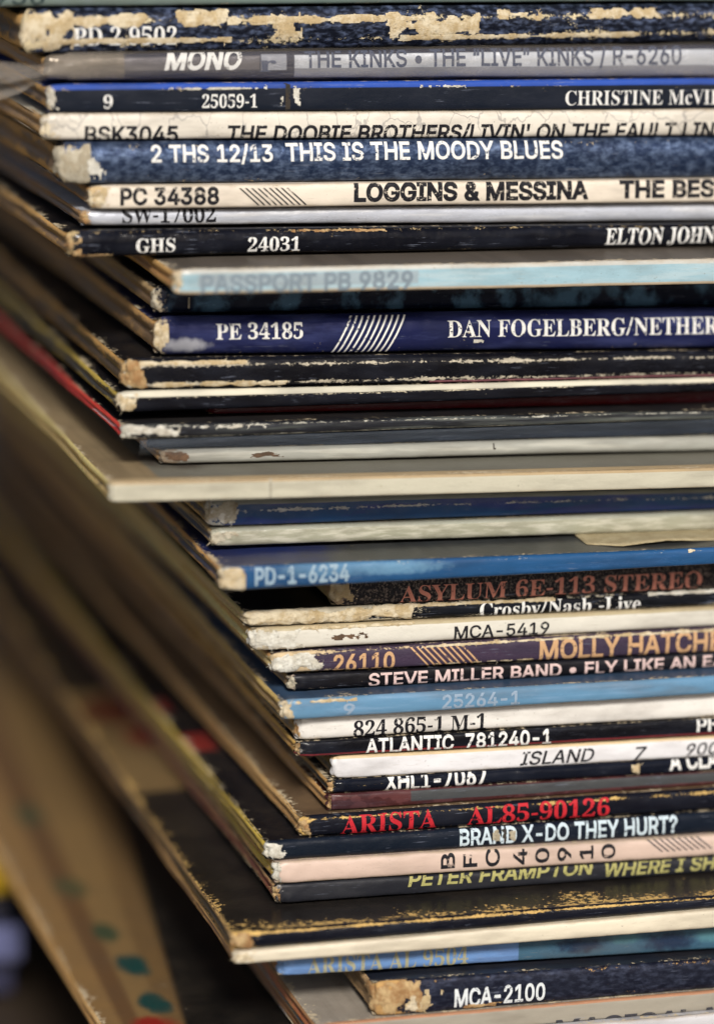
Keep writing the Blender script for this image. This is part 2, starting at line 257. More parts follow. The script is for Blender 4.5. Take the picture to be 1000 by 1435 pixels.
# torn paper: kind, u0, u1, v0, v1, thickness, threshold, frequency
FRAY = {
'torn2': [('cream', -3.0, 8.5, -.95, .95, .45, -.25, .5), ('cream', 5, 20, .10, .80, .22, -.10, .35, 'torn_paper', 1), ('cream', 20, 31, .12, .98, .28, -.15, .4, 'torn_paper', 2), ('cream', 4, 32, -.62, -.28, .2, -.35, .3, 'torn_paper', 3), ('cream', 30, 62, .18, .66, .2, -.22, .3, 'torn_paper', 4), ('cream', 36.5, 42.5, -.62, .8, .3, -.3, .6, 'torn_paper', 5), ('cream', 54, 70, -.72, .75, .22, -.05, .34, 'torn_paper', 6), ('cream', 56, 96, -.72, -.34, .2, -.2, .3, 'torn_paper', 7), ('cream', 70, 79, .2, .85, .2, -.2, .5, 'torn_paper', 8), ('cream', 85, 98, .25, .85, .2, -.35, .5, 'torn_paper', 9)],
'christine': [('white', -1.5, 2.2, -.95, .95, .3, -.2, .9), ('white', 36.3, 37.8, -.95, .85, .3, -.35, .9, 'torn_paper', 1), ('dark', 35.1, 36.3, -.98, 1.0, .12, -.5, .5, 'tear', 2), ('white', 34.4, 35.2, -.95, .2, .2, -.2, .9, 'torn_paper', 3), ('white', 18, 33, .50, .76, .18, -.08, .6, 'torn_paper', 4), ('white', 55, 66, .52, .80, .14, .05, .6, 'torn_paper', 5)],
'crackle': [('cream', -2.5, 2.5, -.8, .9, .25, -.15, .6)],
'moody': [('grey', -4.0, 5.4, -1.0, 1.0, .8, -.5, .22), ('white', 2.6, 7.4, -.95, .45, .45, -.15, .6, 'torn_paper', 1)],
'loggins': [('cream', -1.8, 3.2, -.9, .95, .25, -.1, .6)],
'sw': [('brown', -2.2, 2.2, -.95, .95, .25, -.25, .6)],
'ghs': [('brown', -2.2, 2.6, -.92, .92, .5, -.3, .5), ('brown', .5, 9, -.98, -.72, .25, -.2, .5, 'torn_paper', 1), ('brown', 33, 49, .62, .95, .15, .0, .6, 'torn_paper', 2)],
'passport': [('cream', -2.0, 1.6, -.9, .98, .4, -.35, .5)],
'mottle': [('grey', -2.5, 1.6, -.9, .9, .3, -.3, .5), ('grey', 5.0, 5.7, -.75, .2, .1, -.7, .3, 'torn_paper', 1)],
'fogelberg': [('cream', -1.8, 2.4, -.9, .9, .35, -.3, .5), ('white', 47, 51, -.60, -.34, .12, .02, .8, 'torn_paper', 1)],
'ridges': [('brown', -3.5, 4.2, -.95, .98, .5, -.4, .4), ('cream', 3, 26, -.95, -.48, .25, -.25, .3, 'torn_paper', 1), ('cream', 2, 20, .5, .85, .18, -.12, .4, 'torn_paper', 2)],
'creamline': [('cream', -2.2, 3.4, -.9, .9, .4, -.3, .5)],
'frayed': [('white', -.4, 9.5, -.75, .98, .7, -.25, .35), ('white', 9, 22, .1, .8, .25, .02, .6, 'torn_paper', 1)],
'greythin': [('rust', .5, 5.2, -.7, .8, .12, -.35, .5), ('rust', 13, 19, -.4, .6, .08, .0, .6, 'torn_paper', 1), ('dark', 50.6, 51.2, -.1, .8, .1, -.7, .4, 'tear', 2)],
'bluefray': [('grey', -2.4, 5.6, -.9, .95, .4, -.25, .5), ('white', 1.2, 5.2, -.85, .3, .35, -.3, .5, 'torn_paper', 1)],
'greenwhite': [('grey', -2.0, 4.5, -.9, .9, .3, -.15, .6)],
'bluepd': [('cream', -1.6, 4.0, -.92, .98, .7, -.55, .35), ('cream', 70.4, 72.6, .55, 1.0, .3, -.2, .5, 'torn_paper', 1)],
'asylum': [('cream', -1.6, 4.6, -.9, .95, .5, -.25, .5), ('brown', 3, 12, .6, .95, .2, -.05, .5, 'torn_paper', 1)],
'crosby': [('cream', -3.5, 26, -.95, .98, .6, -.55, .22), ('cream', 25, 48, .45, .98, .2, -.05, .35, 'torn_paper', 1), ('white', 62, 76, .5, .98, .15, -.1, .4, 'torn_paper', 2)],
'mca5419': [('white', -3.2, 9, -.95, .95, .55, -.3, .4), ('rust', 10, 20, -.5, .4, .12, .12, .9, 'stain', 1), ('cream', 6, 26, .55, .98, .3, .0, .6, 'torn_paper', 2)],
'molly': [('white', -3.2, 9.5, -.95, .98, .6, -.4, .35), ('cream', 22, 60, .66, .98, .2, -.05, .5, 'torn_paper', 1), ('cream', 56, 80, .62, .98, .2, -.15, .5, 'torn_paper', 2), ('cream', 24, 42, -.95, -.72, .15, .05, .5, 'torn_paper', 3)],
'miller': [('grey', -1.6, 2.2, -.95, .95, .3, -.35, .6)],
'skyblue': [('cream', -2.6, 2.6, -.9, .95, .5, -.25, .6), ('cream', 1.5, 12, .55, .95, .2, -.1, .5, 'torn_paper', 1)],
'm1': [('brown', -2.2, 1.0, -.9, .9, .3, -.25, .7)],
'atlantic': [('brown', -2.0, .8, -.9, .9, .25, -.3, .7)],
'xhl': [('cream', 46.9, 48.6, -.98, 1.0, .45, -.6, .35), ('brown', -1.2, .9, -.9, .95, .3, -.3, .6, 'torn_paper', 1)],
'maroon': [('brown', -1.2, .9, -.95, .9, .3, -.3, .6)],
'arista': [('brown', -2.4, 2.2, -.95, .98, .5, -.3, .5)],
'brandx': [('white', -1.6, 3.6, -.95, .9, .45, -.35, .5), ('grey', 34.6, 36.2, -.5, .85, .2, -.3, .6, 'torn_paper', 1), ('dark', 35.9, 37.2, -.7, .8, .12, -.4, .5, 'tear', 2), ('grey', 37.1, 38.6, -.7, .6, .25, -.35, .6, 'torn_paper', 3)],
'bfc': [('white', -2.2, 1.4, -.95, .95, .4, -.35, .6)],
'frampton': [('brown', -2.2, 1.0, -.95, .95, .35, -.3, .6)],
'goldblack': [('brown', -2.2, 3.6, -.95, .98, .4, -.3, .5)],
'cream': [('cream', -2.2, 3.6, -.95, .98, .3, -.3, .5)],
'mca2100': [('brown', -4.5, 8.5, -.98, 1.0, .6, -.45, .6), ('cream', 3.5, 11.5, -.9, .5, .6, -.02, .6, 'torn_paper', 1), ('brown', 12.6, 20, -.98, -.62, .3, -.15, .5, 'torn_paper', 2)],
}
LABELS = {
'green': 'dull grey-green record sleeve lying topmost, cut by the top of the photo',
'torn2': 'thick black sleeve with long cream strips torn along its spine, second from the top',
'kinks': 'silver spined sleeve in a cloudy plastic bag, under the thick torn black one',
'christine': 'dark navy sleeve with bright blue top fold and a split across its spine near 25059-1',
'crackle': 'white sleeve with thin grey crackle lines and black lettering starting BSK3045',
'moody': 'thick metallic blue sleeve with white lettering and a big torn paper flap at its corner',
'loggins': 'cream sleeve with bold black lettering starting PC 34388 and slanted hatching',
'sw': 'thin pale grey sleeve with half worn number SW-17002 and brown corner',
'ghs': 'glossy black sleeve with wavy spine, number 24031 and a tan chewed corner',
'passport': 'pale blue sleeve with grey lettering sticking out over its neighbours in the upper half',
'mottle': 'dark blue mottled sleeve directly under the protruding pale blue one',
'fogelberg': 'thick indigo sleeve with white serif lettering PE 34185 and white hatching',
'ridges': 'black sleeve with two rubbed beige ridges along the spine and tan shredded corner',
'creamline': 'thin black sleeve with a clean cream line along the top of its spine',
'redspine': 'thin dark red sleeve set back in the shadow above a frayed grey one',
'frayed': 'grey-black sleeve with white frayed corner, red left side and a clear plastic bag',
'darkthin': 'thin dark glossy sleeve with no writing, hidden behind hanging plastic above the grey one',
'greythin': 'weathered plain grey sleeve with brown stained corner lying on the wide tan and white one',
'whitetan': 'clean white spined sleeve with tan cover sticking far out at mid height',
'bluefray': 'bright blue sleeve with pale paper torn off its left corner, under the white spined one',
'greenwhite': 'greenish white worn sleeve with no writing, between two blue ones',
'bluepd': 'royal blue sleeve sticking out with cream blob on its corner and pale number PD-1-6234',
'asylum': 'speckled dark sleeve with large salmon serif lettering ending STEREO',
'crosby': 'black sleeve worn to cream paper at its left end, directly under the salmon lettered one',
'mca5419': 'shiny white sleeve with small black number MCA-5419',
'molly': 'dark purple sleeve with pale orange lettering, hatching and number 26110',
'miller': 'thin black sleeve with pinkish lettering ending FLY LIKE AN EAGLE',
'skyblue': 'sky blue sleeve with faint grey number 25264-1',
'm1': 'white sleeve with heavy black serif number 824 865-1 M-1',
'atlantic': 'thin black sleeve with dark red line under white number 781240-1',
'island': 'white sleeve with slanted thin black word ISLAND on its spine',
'xhl': 'thin glossy black sleeve with a paper tab stuck over the spine and clipped white number',
'maroon': 'thin dark maroon and grey sleeve directly above the gold edged one with red lettering',
'arista': 'black sleeve with glittering gold top edge, red serif lettering and wide brown cover',
'brandx': 'blue-black sleeve with a hole torn in its pale lettering ending DO THEY HURT?',
'bfc': 'pink spined sleeve with black letters turned sideways and thin hatching',
'frampton': 'charcoal sleeve with slanted olive yellow lettering',
'goldblack': 'black covered sleeve sticking far out with worn front edge and painted gold glints, near the bottom',
'cream': 'plain cream spined sleeve directly under the black one with painted gold glints on its worn edge',
'arista9504': 'light blue and teal painted sleeve with faded khaki lettering near the bottom',
'mca2100': 'navy sleeve with silver number MCA-2100 and brown shredded paper at its corner',
'magical': 'beige grey sleeve with only the tops of dark letters showing, under the navy MCA-2100 one',
'whitelow': 'white sleeve cut off by the bottom edge of the photo, nothing printed on it',
'dotted': 'brown sleeve with green dots and red patch sticking out left at the bottom',
'spare1': 'dark plain sleeve under the brown one with green dots, upper of the last three',
'spare2': 'dark plain sleeve second from the bottom of the tall pile',
'spare3': 'dark plain sleeve lying lowest in the tall pile on the table',
}

GLYPHS = r'''
a"631|153,624 138,1000 266,1000 252,624|379,624 364,1000 492,1000 478,624
a&880|387,-13 324,-9 268,3 217,23 173,50 136,83 106,122 84,165 71,212 67,262 74,321 93,372 125,418 166,461 276,548 425,659 465,692 500,737 511,764 515,796 507,840 483,875 445,898 396,906 361,902 330,891 305,872 285,848 273,818 269,784 273,748 286,714 332,643 401,558 860,0 715,0 337,455 238,575 212,609 190,643 172,676 154,728 148,783 152,826 162,865 179,901 215,946 264,981 303,997 346,1006 393,1009 441,1006 484,997 522,981 570,947 606,903 629,852 636,795 632,751 619,711 599,673 573,639 503,576 303,428 266,398 237,370 216,343 197,302 191,258 197,212 215,172 244,138 282,113 327,97 379,91 438,98 494,116 529,136 562,159 592,188 619,220 642,257 661,298 675,342 683,390 686,441 801,441 799,381 792,328 780,283 756,226 729,182 679,122 654,92 619,60 579,34 533,13 484,-2 435,-10
a'405|153,624 138,1000 266,1000 252,624
a-891|662,481 662,369 224,369 224,481
a.369|187,-9 153,-2 124,17 104,46 97,81 104,115 124,144 153,164 187,170 222,164 251,144 271,115 277,81 271,46 251,17 222,-2
a/490|462,1047 140,-150 28,-150 350,1047
a0891|446,-13 375,-7 312,14 255,47 207,94 167,152 135,223 112,305 99,397 94,499 99,602 113,694 136,776 168,847 208,906 256,952 312,986 375,1007 446,1013 516,1007 579,986 635,952 683,906 723,847 755,776 778,694 792,602 797,499 792,397 778,305 755,223 724,152 684,94 636,47 580,14 516,-7|446,97 492,103 534,118 570,145 602,181 628,227 649,283 664,347 673,419 676,499 673,581 664,653 649,717 628,773 602,819 570,855 534,882 492,898 446,903 399,898 357,882 320,855 289,819 263,773 242,717 227,653 218,581 215,499 218,419 227,347 242,283 263,227 289,181 320,145 357,118 399,103
a1891|150,0 150,107 768,107 768,0|542,1000 542,0 417,0 417,881 411,881 169,703 169,839 390,1000
a2891|126,0 126,93 460,450 555,555 587,600 611,642 625,685 630,730 623,780 605,823 575,857 537,883 491,898 440,903 385,897 339,880 301,851 273,813 255,766 250,711 129,711 133,769 147,822 169,869 200,912 237,947 281,976 331,997 384,1009 442,1013 500,1009 553,997 601,976 644,948 680,915 710,875 732,831 745,783 749,732 744,677 729,624 713,588 690,550 660,508 525,353 300,119 300,111 765,111 765,0
a3891|428,-13 369,-10 313,1 261,19 213,44 172,75 138,113 111,156 94,205 86,259 215,259 226,211 249,171 282,139 325,116 374,103 430,98 488,103 541,119 585,146 618,183 640,229 647,285 641,337 621,386 588,427 540,459 499,474 451,484 395,487 308,487 308,588 566,881 566,889 137,889 137,1000 732,1000 732,905 415,547 415,568 486,570 549,562 606,542 655,514 696,479 729,437 753,390 768,339 772,285 768,229 753,177 728,130 695,88 655,53 607,24 553,3 493,-9
a4891|78,207 78,311 485,1000 611,1000 213,326 213,319 812,319 812,207|554,0 554,238 554,287 554,624 674,624 674,0
a5891|435,-13 377,-10 324,2 275,22 231,48 194,80 163,118 139,161 124,207 117,256 240,256 250,213 271,175 302,143 341,118 385,103 435,98 492,105 543,127 585,160 617,205 638,258 644,319 641,360 632,399 616,435 583,480 540,515 488,537 428,544 378,540 329,528 285,508 252,483 132,497 189,1000 720,1000 720,889 296,889 263,593 268,593 305,619 349,639 399,651 451,656 495,653 538,645 578,631 615,612 648,589 678,561 705,529 727,493 745,454 758,412 766,368 768,321 764,259 749,201 725,149 693,102 653,62 607,30 554,6 497,-9
a6891|445,-13 385,-9 330,5 280,29 235,61 197,100 166,146 143,199 129,256 125,318 128,367 139,417 157,470 183,527 221,594 270,669 496,1000 633,1000 297,513 286,513 302,541 324,565 352,587 385,603 421,614 462,617 520,613 573,600 621,579 663,550 698,514 727,471 748,423 760,368 764,309 760,249 746,193 723,143 692,98 654,59 609,28 559,5 504,-9|445,95 500,102 548,123 587,156 618,199 637,251 644,309 637,368 618,419 587,462 548,494 500,515 445,521 390,515 342,495 302,463 271,420 252,370 246,311 252,252 271,200 302,156 342,123 390,102
a7891|191,0 636,881 636,889 122,889 122,1000 768,1000 768,882 324,0
a8891|445,-13 380,-9 321,3 266,22 219,49 178,82 146,121 121,166 107,214 102,266 105,307 113,346 128,384 158,433 199,474 246,504 300,520 300,525 254,542 215,569 182,605 158,648 143,696 138,748 143,797 156,842 178,884 208,921 244,953 287,979 335,998 388,1010 445,1013 501,1010 554,998 602,979 644,953 681,921 710,884 733,842 746,797 750,748 745,696 731,649 706,605 674,569 635,542 591,525 591,520 643,504 690,474 730,433 761,384 776,346 785,307 788,266 783,214 768,166 744,121 711,82 671,49 623,22 569,3 509,-9|445,97 507,102 560,118 603,145 635,180 655,223 662,272 655,325 634,371 600,409 556,438 504,456 445,462 385,456 333,438 289,409 255,371 234,325 227,272 233,223 253,180 285,145 329,118 364,106 402,99|445,569 495,574 539,590 576,616 604,650 622,691 628,738 622,785 605,826 577,859 541,884 496,899 445,904 393,899 349,884 312,859 284,826 267,785 261,738 267,691 284,650 312,616 349,590 394,574
a9891|444,1013 504,1009 559,995 610,971 654,939 692,900 723,854 746,801 760,744 764,682 761,633 750,583 733,530 706,473 668,406 619,331 394,0 256,0 593,487 604,487 588,459 565,435 537,413 505,397 468,386 428,383 370,387 317,400 269,421 227,450 192,486 163,529 142,577 129,632 125,691 129,752 143,807 166,858 198,903 235,941 280,972 330,995 385,1009|444,905 390,898 342,877 302,844 272,801 253,749 246,691 253,632 272,581 302,538 342,506 390,485 444,479 499,485 548,505 588,537 618,580 637,631 644,689 637,748 618,800 588,844 548,877 500,898
a?705|260,298 260,313 262,368 268,414 278,451 300,495 330,529 410,586 452,618 485,656 507,702 514,754 509,798 492,836 467,866 433,889 394,903 349,907 308,903 269,890 235,868 208,836 189,795 181,744 54,744 60,798 74,846 96,889 126,926 161,957 202,982 248,999 297,1010 349,1013 405,1010 455,999 501,980 540,955 574,923 601,887 621,845 633,799 637,750 633,699 621,653 601,612 574,575 541,542 500,513 431,462 408,435 392,404 383,364 381,311 381,298|322,-9 287,-2 258,17 239,46 232,81 239,115 258,144 287,163 322,170 356,163 385,144 405,115 411,81 405,46 385,17 356,-2
aA943|32,0 396,1000 543,1000 910,0 777,0 564,595 519,732 456,940 482,940 418,729 374,595 167,0|216,279 216,391 727,391 727,279
aB897|118,0 118,1000 474,1000 539,996 597,984 646,964 688,938 722,906 749,869 767,827 779,783 783,735 777,677 760,629 734,591 700,562 661,540 619,524 619,515 667,506 714,483 756,447 791,399 808,361 818,317 821,268 818,219 806,173 787,131 759,94 722,62 677,35 623,16 558,4 485,0|245,112 481,112 552,117 607,132 648,157 676,189 693,226 699,268 692,317 673,361 642,399 601,429 549,447 488,454 245,454|245,561 468,561 520,566 566,582 605,608 635,642 654,683 660,732 655,773 640,811 614,843 578,868 531,883 472,888 245,888
aC1003|526,-13 442,-6 366,14 295,49 233,96 180,156 137,227 105,308 86,399 79,499 86,600 105,691 137,773 180,844 233,903 295,951 366,986 442,1006 526,1013 575,1011 623,1004 669,991 712,974 753,952 790,926 824,896 854,861 880,822 902,780 918,734 930,685 803,685 788,733 765,776 737,812 702,842 663,866 620,883 574,893 526,896 466,891 411,875 361,850 316,814 277,769 246,715 222,652 208,580 203,499 208,419 222,347 246,284 278,230 316,185 361,150 412,124 467,109 526,104 574,107 620,118 663,135 702,158 737,188 765,225 788,267 803,315 930,315 918,266 902,220 881,178 855,140 825,105 791,74 753,48 713,26 669,9 623,-3 576,-11
aD987|430,0 189,0 189,112 422,112 499,117 567,133 625,159 674,194 714,239 745,293 767,355 780,425 785,502 780,578 767,647 745,709 715,762 676,806 628,842 572,867 507,883 434,888 183,888 183,1000 443,1000 536,993 619,973 693,940 757,895 810,838 852,769 883,689 901,601 907,502 901,403 883,313 852,233 809,164 755,106 689,60 613,27 527,7|245,1000 245,0 118,0 118,1000
aE823|118,0 118,1000 732,1000 732,888 245,888 245,562 699,562 699,450 245,450 245,112 738,112 738,0
aF806|118,0 118,1000 726,1000 726,888 245,888 245,547 681,547 681,435 245,435 245,0
aG1023|528,-13 443,-6 365,14 294,49 231,97 179,156 136,227 104,309 85,399 79,499 85,600 104,691 136,773 179,844 231,903 293,951 362,986 438,1006 521,1013 572,1011 622,1003 669,990 714,972 755,950 793,922 827,891 857,857 883,818 904,777 921,733 932,685 802,685 784,732 761,773 733,809 700,839 662,864 620,882 573,892 521,896 464,891 410,876 360,850 315,815 277,770 246,715 222,652 208,580 203,499 208,419 222,348 246,285 278,231 317,186 362,150 413,125 469,109 528,104 582,108 632,120 678,140 718,167 751,201 779,242 799,289 811,341 815,398 854,391 556,391 556,503 940,503 940,393 934,315 916,243 886,179 846,122 798,75 740,37 676,9 605,-8
aH1016|118,0 118,1000 245,1000 245,568 771,568 771,1000 898,1000 898,0 771,0 771,456 245,456 245,0
aI591|61,0 61,112 232,112 232,888 61,888 61,1000 530,1000 530,888 359,888 359,112 530,112 530,0
aJ779|364,-13 281,-5 209,21 148,64 102,124 74,197 65,286 65,340 192,340 192,286 197,229 213,183 239,146 274,119 315,103 364,98 411,103 453,119 487,146 513,183 529,229 534,286 534,1000 661,1000 661,286 652,197 624,124 578,64 518,21 446,-5
aK917|205,286 205,425 273,513 343,596 416,677 715,1000 881,1000 454,542 448,543|118,0 118,1000 245,1000 245,657 244,442 245,380 245,0|732,0 369,509 448,608 882,0
aL772|118,0 118,1000 245,1000 245,112 710,112 710,0
aM1235|118,0 118,1000 298,1000 545,368 565,312 588,241 612,165 632,96 604,96 625,162 649,238 672,311 693,368 936,1000 1116,1000 1116,0 991,0 991,572 992,643 993,725 995,812 997,899 1008,899 978,805 947,713 919,633 896,572 672,0 562,0 335,572 313,631 285,710 254,801 220,899 234,899 236,818 238,731 239,646 240,572 240,0
aN1029|118,0 118,1000 268,1000 674,359 713,296 762,210 813,108 796,105 788,213 785,309 784,383 784,1000 911,1000 911,0 760,0 397,570 349,650 291,749 211,889 234,892 240,754 244,645 246,572 246,0
aO1048|525,-13 442,-6 366,14 296,49 233,96 181,156 137,227 105,308 86,399 79,499 86,600 105,691 137,773 181,844 233,903 296,951 366,986 442,1006 525,1013 608,1006 684,986 754,951 816,903 869,844 912,773 944,691 963,600 969,499 963,399 944,308 912,227 869,156 816,96 754,49 684,14 608,-6|525,104 583,109 637,124 687,149 732,184 771,229 803,283 827,347 841,419 846,499 841,581 827,653 803,717 771,771 732,816 687,851 637,876 583,891 525,896 467,891 413,876 362,850 317,815 278,770 246,716 222,653 208,580 203,499 208,419 222,347 246,284 278,229 317,185 362,150 413,124 467,109
aP874|118,0 118,1000 462,1000 535,995 599,981 653,958 699,927 737,889 766,845 787,795 799,741 803,683 799,626 787,572 766,522 737,477 699,439 653,407 599,384 535,370 462,365 215,365 215,477 457,477 506,479 548,488 584,503 626,535 655,577 672,627 677,683 672,740 655,789 626,831 584,862 548,877 505,886 456,889 245,889 245,0
aR883|118,0 118,1000 464,1000 536,996 600,982 655,960 701,931 738,894 767,851 788,803 801,750 805,692 801,634 788,582 767,534 738,491 701,456 654,427 599,406 536,393 464,389 189,389 189,501 459,501 508,504 550,512 585,524 627,553 656,591 673,637 679,692 673,748 656,796 627,835 585,864 549,878 507,886 458,889 245,889 245,0|694,0 452,450 595,450 841,0
aS878|440,-17 370,-13 307,-2 251,18 201,45 159,78 126,118 100,163 83,214 75,268 205,268 217,216 243,172 280,139 327,115 381,101 440,97 484,99 524,106 562,118 610,145 648,181 671,224 679,274 673,317 653,352 622,379 582,402 481,437 361,470 285,497 221,529 169,568 132,615 110,670 102,732 107,786 122,836 147,880 181,919 222,952 270,979 325,998 383,1010 446,1013 510,1010 568,998 621,978 668,952 708,920 741,882 766,839 782,793 788,743 663,743 652,789 629,828 594,860 550,883 499,897 442,901 382,896 329,880 285,855 253,822 233,783 226,738 234,692 257,656 292,627 333,606 417,577 519,549 612,518 660,496 705,467 744,432 776,388 791,354 800,316 803,272 798,220 784,170 760,125 727,84 685,49 636,21 578,0 512,-13
aT882|62,888 62,1000 819,1000 819,888 505,888 505,0 379,0 379,888
aU1017|509,-16 433,-11 365,4 303,30 248,65 203,107 166,157 140,213 123,274 118,340 118,1000 244,1000 244,350 248,304 259,261 277,222 301,187 331,158 368,134 410,116 457,105 509,101 561,105 608,116 650,134 686,158 716,187 740,222 758,261 768,304 772,350 772,1000 899,1000 899,340 893,274 877,213 850,157 814,107 768,65 714,30 653,4 584,-11
aV943|401,0 32,1000 166,1000 378,405 423,270 487,60 461,60 525,271 569,405 776,1000 910,1000 546,0
aW1349|305,0 32,1000 162,1000 321,385 345,286 367,184 387,78 372,78 393,184 415,286 440,385 602,1000 746,1000 907,385 933,286 956,184 977,78 960,78 981,184 1003,286 1028,385 1186,1000 1316,1000 1042,0 895,0 723,635 691,769 660,934 687,934 658,776 625,635 453,0
aX932|36,0 427,559 427,464 58,1000 205,1000 350,787 401,710 439,647 479,574 456,574 495,646 534,710 587,787 734,1000 877,1000 509,470 509,564 896,0 750,0 574,254 528,324 491,384 453,454 481,454 443,386 405,326 357,254 180,0
aY928|400,0 400,409 32,1000 179,1000 378,677 437,574 491,453 440,453 494,576 551,677 749,1000 895,1000 527,409 527,0
a·385|193,386 158,392 129,412 109,441 103,475 109,510 129,539 158,559 193,565 227,559 256,539 276,510 283,475 276,441 256,412 227,392
a“590|101,626 205,1000 297,1000 238,626|344,626 448,1000 539,1000 480,626
a”590|101,626 160,1000 297,1000 193,626|344,626 403,1000 539,1000 436,626
a•764|382,182 325,189 274,211 230,245 196,289 174,340 167,397 174,454 196,505 230,549 274,583 325,604 382,611 439,604 490,583 534,549 568,505 589,454 597,397 589,340 568,289 534,245 490,211 439,189
e-475|59,338 59,453 416,453 416,338
e/549|15,0 407,1053 534,1053 142,0
e0824|413,-15 330,-7 258,15 199,53 151,104 113,168 85,243 66,330 54,425 50,529 54,634 66,729 85,814 113,889 151,951 199,1001 258,1038 330,1060 414,1068 495,1060 564,1038 622,1001 670,951 708,888 737,813 758,728 770,632 774,528 770,424 758,328 737,243 708,167 669,104 621,53 562,15 493,-7|413,81 462,94 498,134 521,199 535,288 543,398 546,528 543,658 535,767 521,855 498,920 462,959 414,972 366,959 329,920 305,855 291,767 282,658 279,528 282,398 291,288 305,199 329,134 365,94
e1824|143,0 143,78 264,78 297,83 320,99 333,128 338,174 338,913 237,802 192,770 147,760 115,767 87,789 68,824 62,869 162,904 200,923 243,949 289,982 392,1059 558,1059 558,174 561,133 572,103 595,84 633,78 752,78 752,0
e2824|52,0 52,152 270,375 326,434 373,489 410,538 439,585 462,630 478,674 489,719 495,766 497,816 489,888 466,939 430,968 382,978 318,962 277,914 260,864 250,800 246,723 194,726 148,737 110,756 71,801 58,869 67,920 94,968 139,1009 202,1041 254,1056 314,1065 382,1068 483,1061 567,1039 633,1002 681,953 710,893 720,823 715,772 701,723 677,672 640,617 524,483 339,302 192,162 535,162 578,169 614,189 641,221 658,264 670,310 757,310 749,0
e3824|358,-15 289,-12 229,-4 178,10 117,39 74,76 50,118 41,162 51,212 79,248 120,270 167,277 172,220 189,172 217,136 254,109 297,94 348,88 395,93 438,108 475,134 504,174 518,210 527,253 529,305 523,358 503,404 471,444 425,474 369,492 301,499 209,499 209,590 307,590 365,597 412,617 448,650 474,694 489,746 494,807 486,878 463,932 425,966 372,978 325,970 291,945 268,907 254,859 245,749 188,753 141,763 103,781 66,822 53,881 62,930 90,974 136,1013 199,1044 281,1062 379,1068 477,1061 560,1040 628,1005 679,958 710,898 720,827 713,765 691,710 655,662 608,621 555,587 494,562 553,547 614,523 669,488 715,442 738,403 752,357 757,304 753,247 742,197 723,153 699,115 669,82 633,55 594,32 552,15 506,1 458,-8 409,-13
e4824|265,0 265,78 307,78 353,83 392,97 419,128 428,184 428,274 19,274 19,364 438,1053 643,1053 643,372 796,372 796,274 643,274 643,184 652,128 678,97 718,83 764,78 783,78 783,0|122,372 428,372 428,630 430,770 438,913 415,866 381,803 347,742 322,701
e5824|361,-15 293,-12 234,-3 184,11 127,41 88,77 66,119 59,164 67,209 91,240 129,259 177,265 181,224 192,183 213,145 243,115 285,95 339,88 386,94 429,110 466,139 496,183 510,222 518,269 521,324 515,392 497,447 468,489 429,519 379,537 320,543 227,535 156,516 88,543 136,1053 693,1053 701,785 617,785 605,835 586,876 567,887 537,891 230,891 206,618 277,633 369,640 475,631 567,605 643,561 700,500 735,421 746,324 742,264 731,210 712,164 686,123 656,89 620,60 581,36 540,17 496,3 451,-7 406,-13
e6824|432,-15 362,-9 298,9 240,39 189,81 147,136 112,204 87,285 71,379 66,487 69,566 78,642 92,715 112,782 138,843 170,899 207,948 251,989 301,1023 357,1048 419,1063 487,1068 546,1065 597,1058 639,1045 688,1019 722,985 741,947 748,906 738,863 708,825 675,806 629,794 571,791 563,879 551,919 534,952 508,974 473,981 419,970 373,936 335,880 305,803 285,707 274,591 353,629 409,642 478,646 561,637 633,610 692,566 737,505 764,430 773,341 763,242 735,157 687,84 620,29 535,-4|437,83 487,97 526,141 544,187 555,249 559,326 555,398 543,457 523,501 480,542 423,556 382,550 338,533 300,510 274,485 280,357 296,254 322,178 356,125 394,93
e7824|243,0 636,892 248,892 188,874 162,817 153,743 65,743 72,1053 776,1053 776,981 369,0
e8824|403,-15 326,-10 258,2 201,24 152,52 113,86 83,126 61,170 49,218 44,268 51,328 71,380 104,424 148,463 200,499 261,532 207,568 161,607 125,649 99,695 83,745 78,799 82,845 93,888 111,930 137,968 173,1001 218,1029 274,1051 342,1064 420,1068 516,1060 594,1035 656,995 699,942 726,880 735,810 729,755 711,708 681,670 641,636 592,603 535,571 615,528 678,484 724,438 755,390 774,336 780,279 769,193 736,121 681,63 606,20 513,-6|445,621 492,655 524,696 543,747 549,813 545,854 533,894 514,929 487,957 453,976 412,982 358,971 319,935 294,882 286,817 296,749 327,698 359,671 398,645|410,69 478,82 530,121 555,159 570,203 575,254 563,320 524,374 483,406 429,439 360,473 314,437 277,391 258,354 247,312 243,263 248,209 264,163 289,123 323,93 363,75
e9824|335,-15 280,-12 233,-4 193,10 147,37 117,72 99,111 93,152 97,182 111,206 133,225 165,236 191,175 227,124 277,90 342,78 451,126 520,268 550,506 513,467 466,434 409,413 341,406 261,414 192,440 133,484 88,544 61,619 52,711 56,779 70,841 92,897 123,947 162,989 209,1023 263,1048 323,1063 389,1068 458,1062 522,1045 580,1016 631,975 674,922 710,855 737,775 753,681 758,572 755,493 748,417 735,344 716,276 691,214 660,157 623,107 579,65 529,31 471,6 407,-10|404,512 452,519 493,539 525,571 550,611 545,725 530,816 507,884 477,931 441,960 398,969 342,953 300,906 281,858 269,796 265,720 281,604 327,535
eA959|-19,0 -19,40 20,46 52,66 80,104 108,164 453,1024 493,1022 844,190 903,75 933,49 973,40 973,0 503,0 503,40 569,47 609,67 622,100 599,178 555,291 227,291 173,155 166,129 164,106 191,56 271,40 280,40 280,0|249,353 531,353 388,701
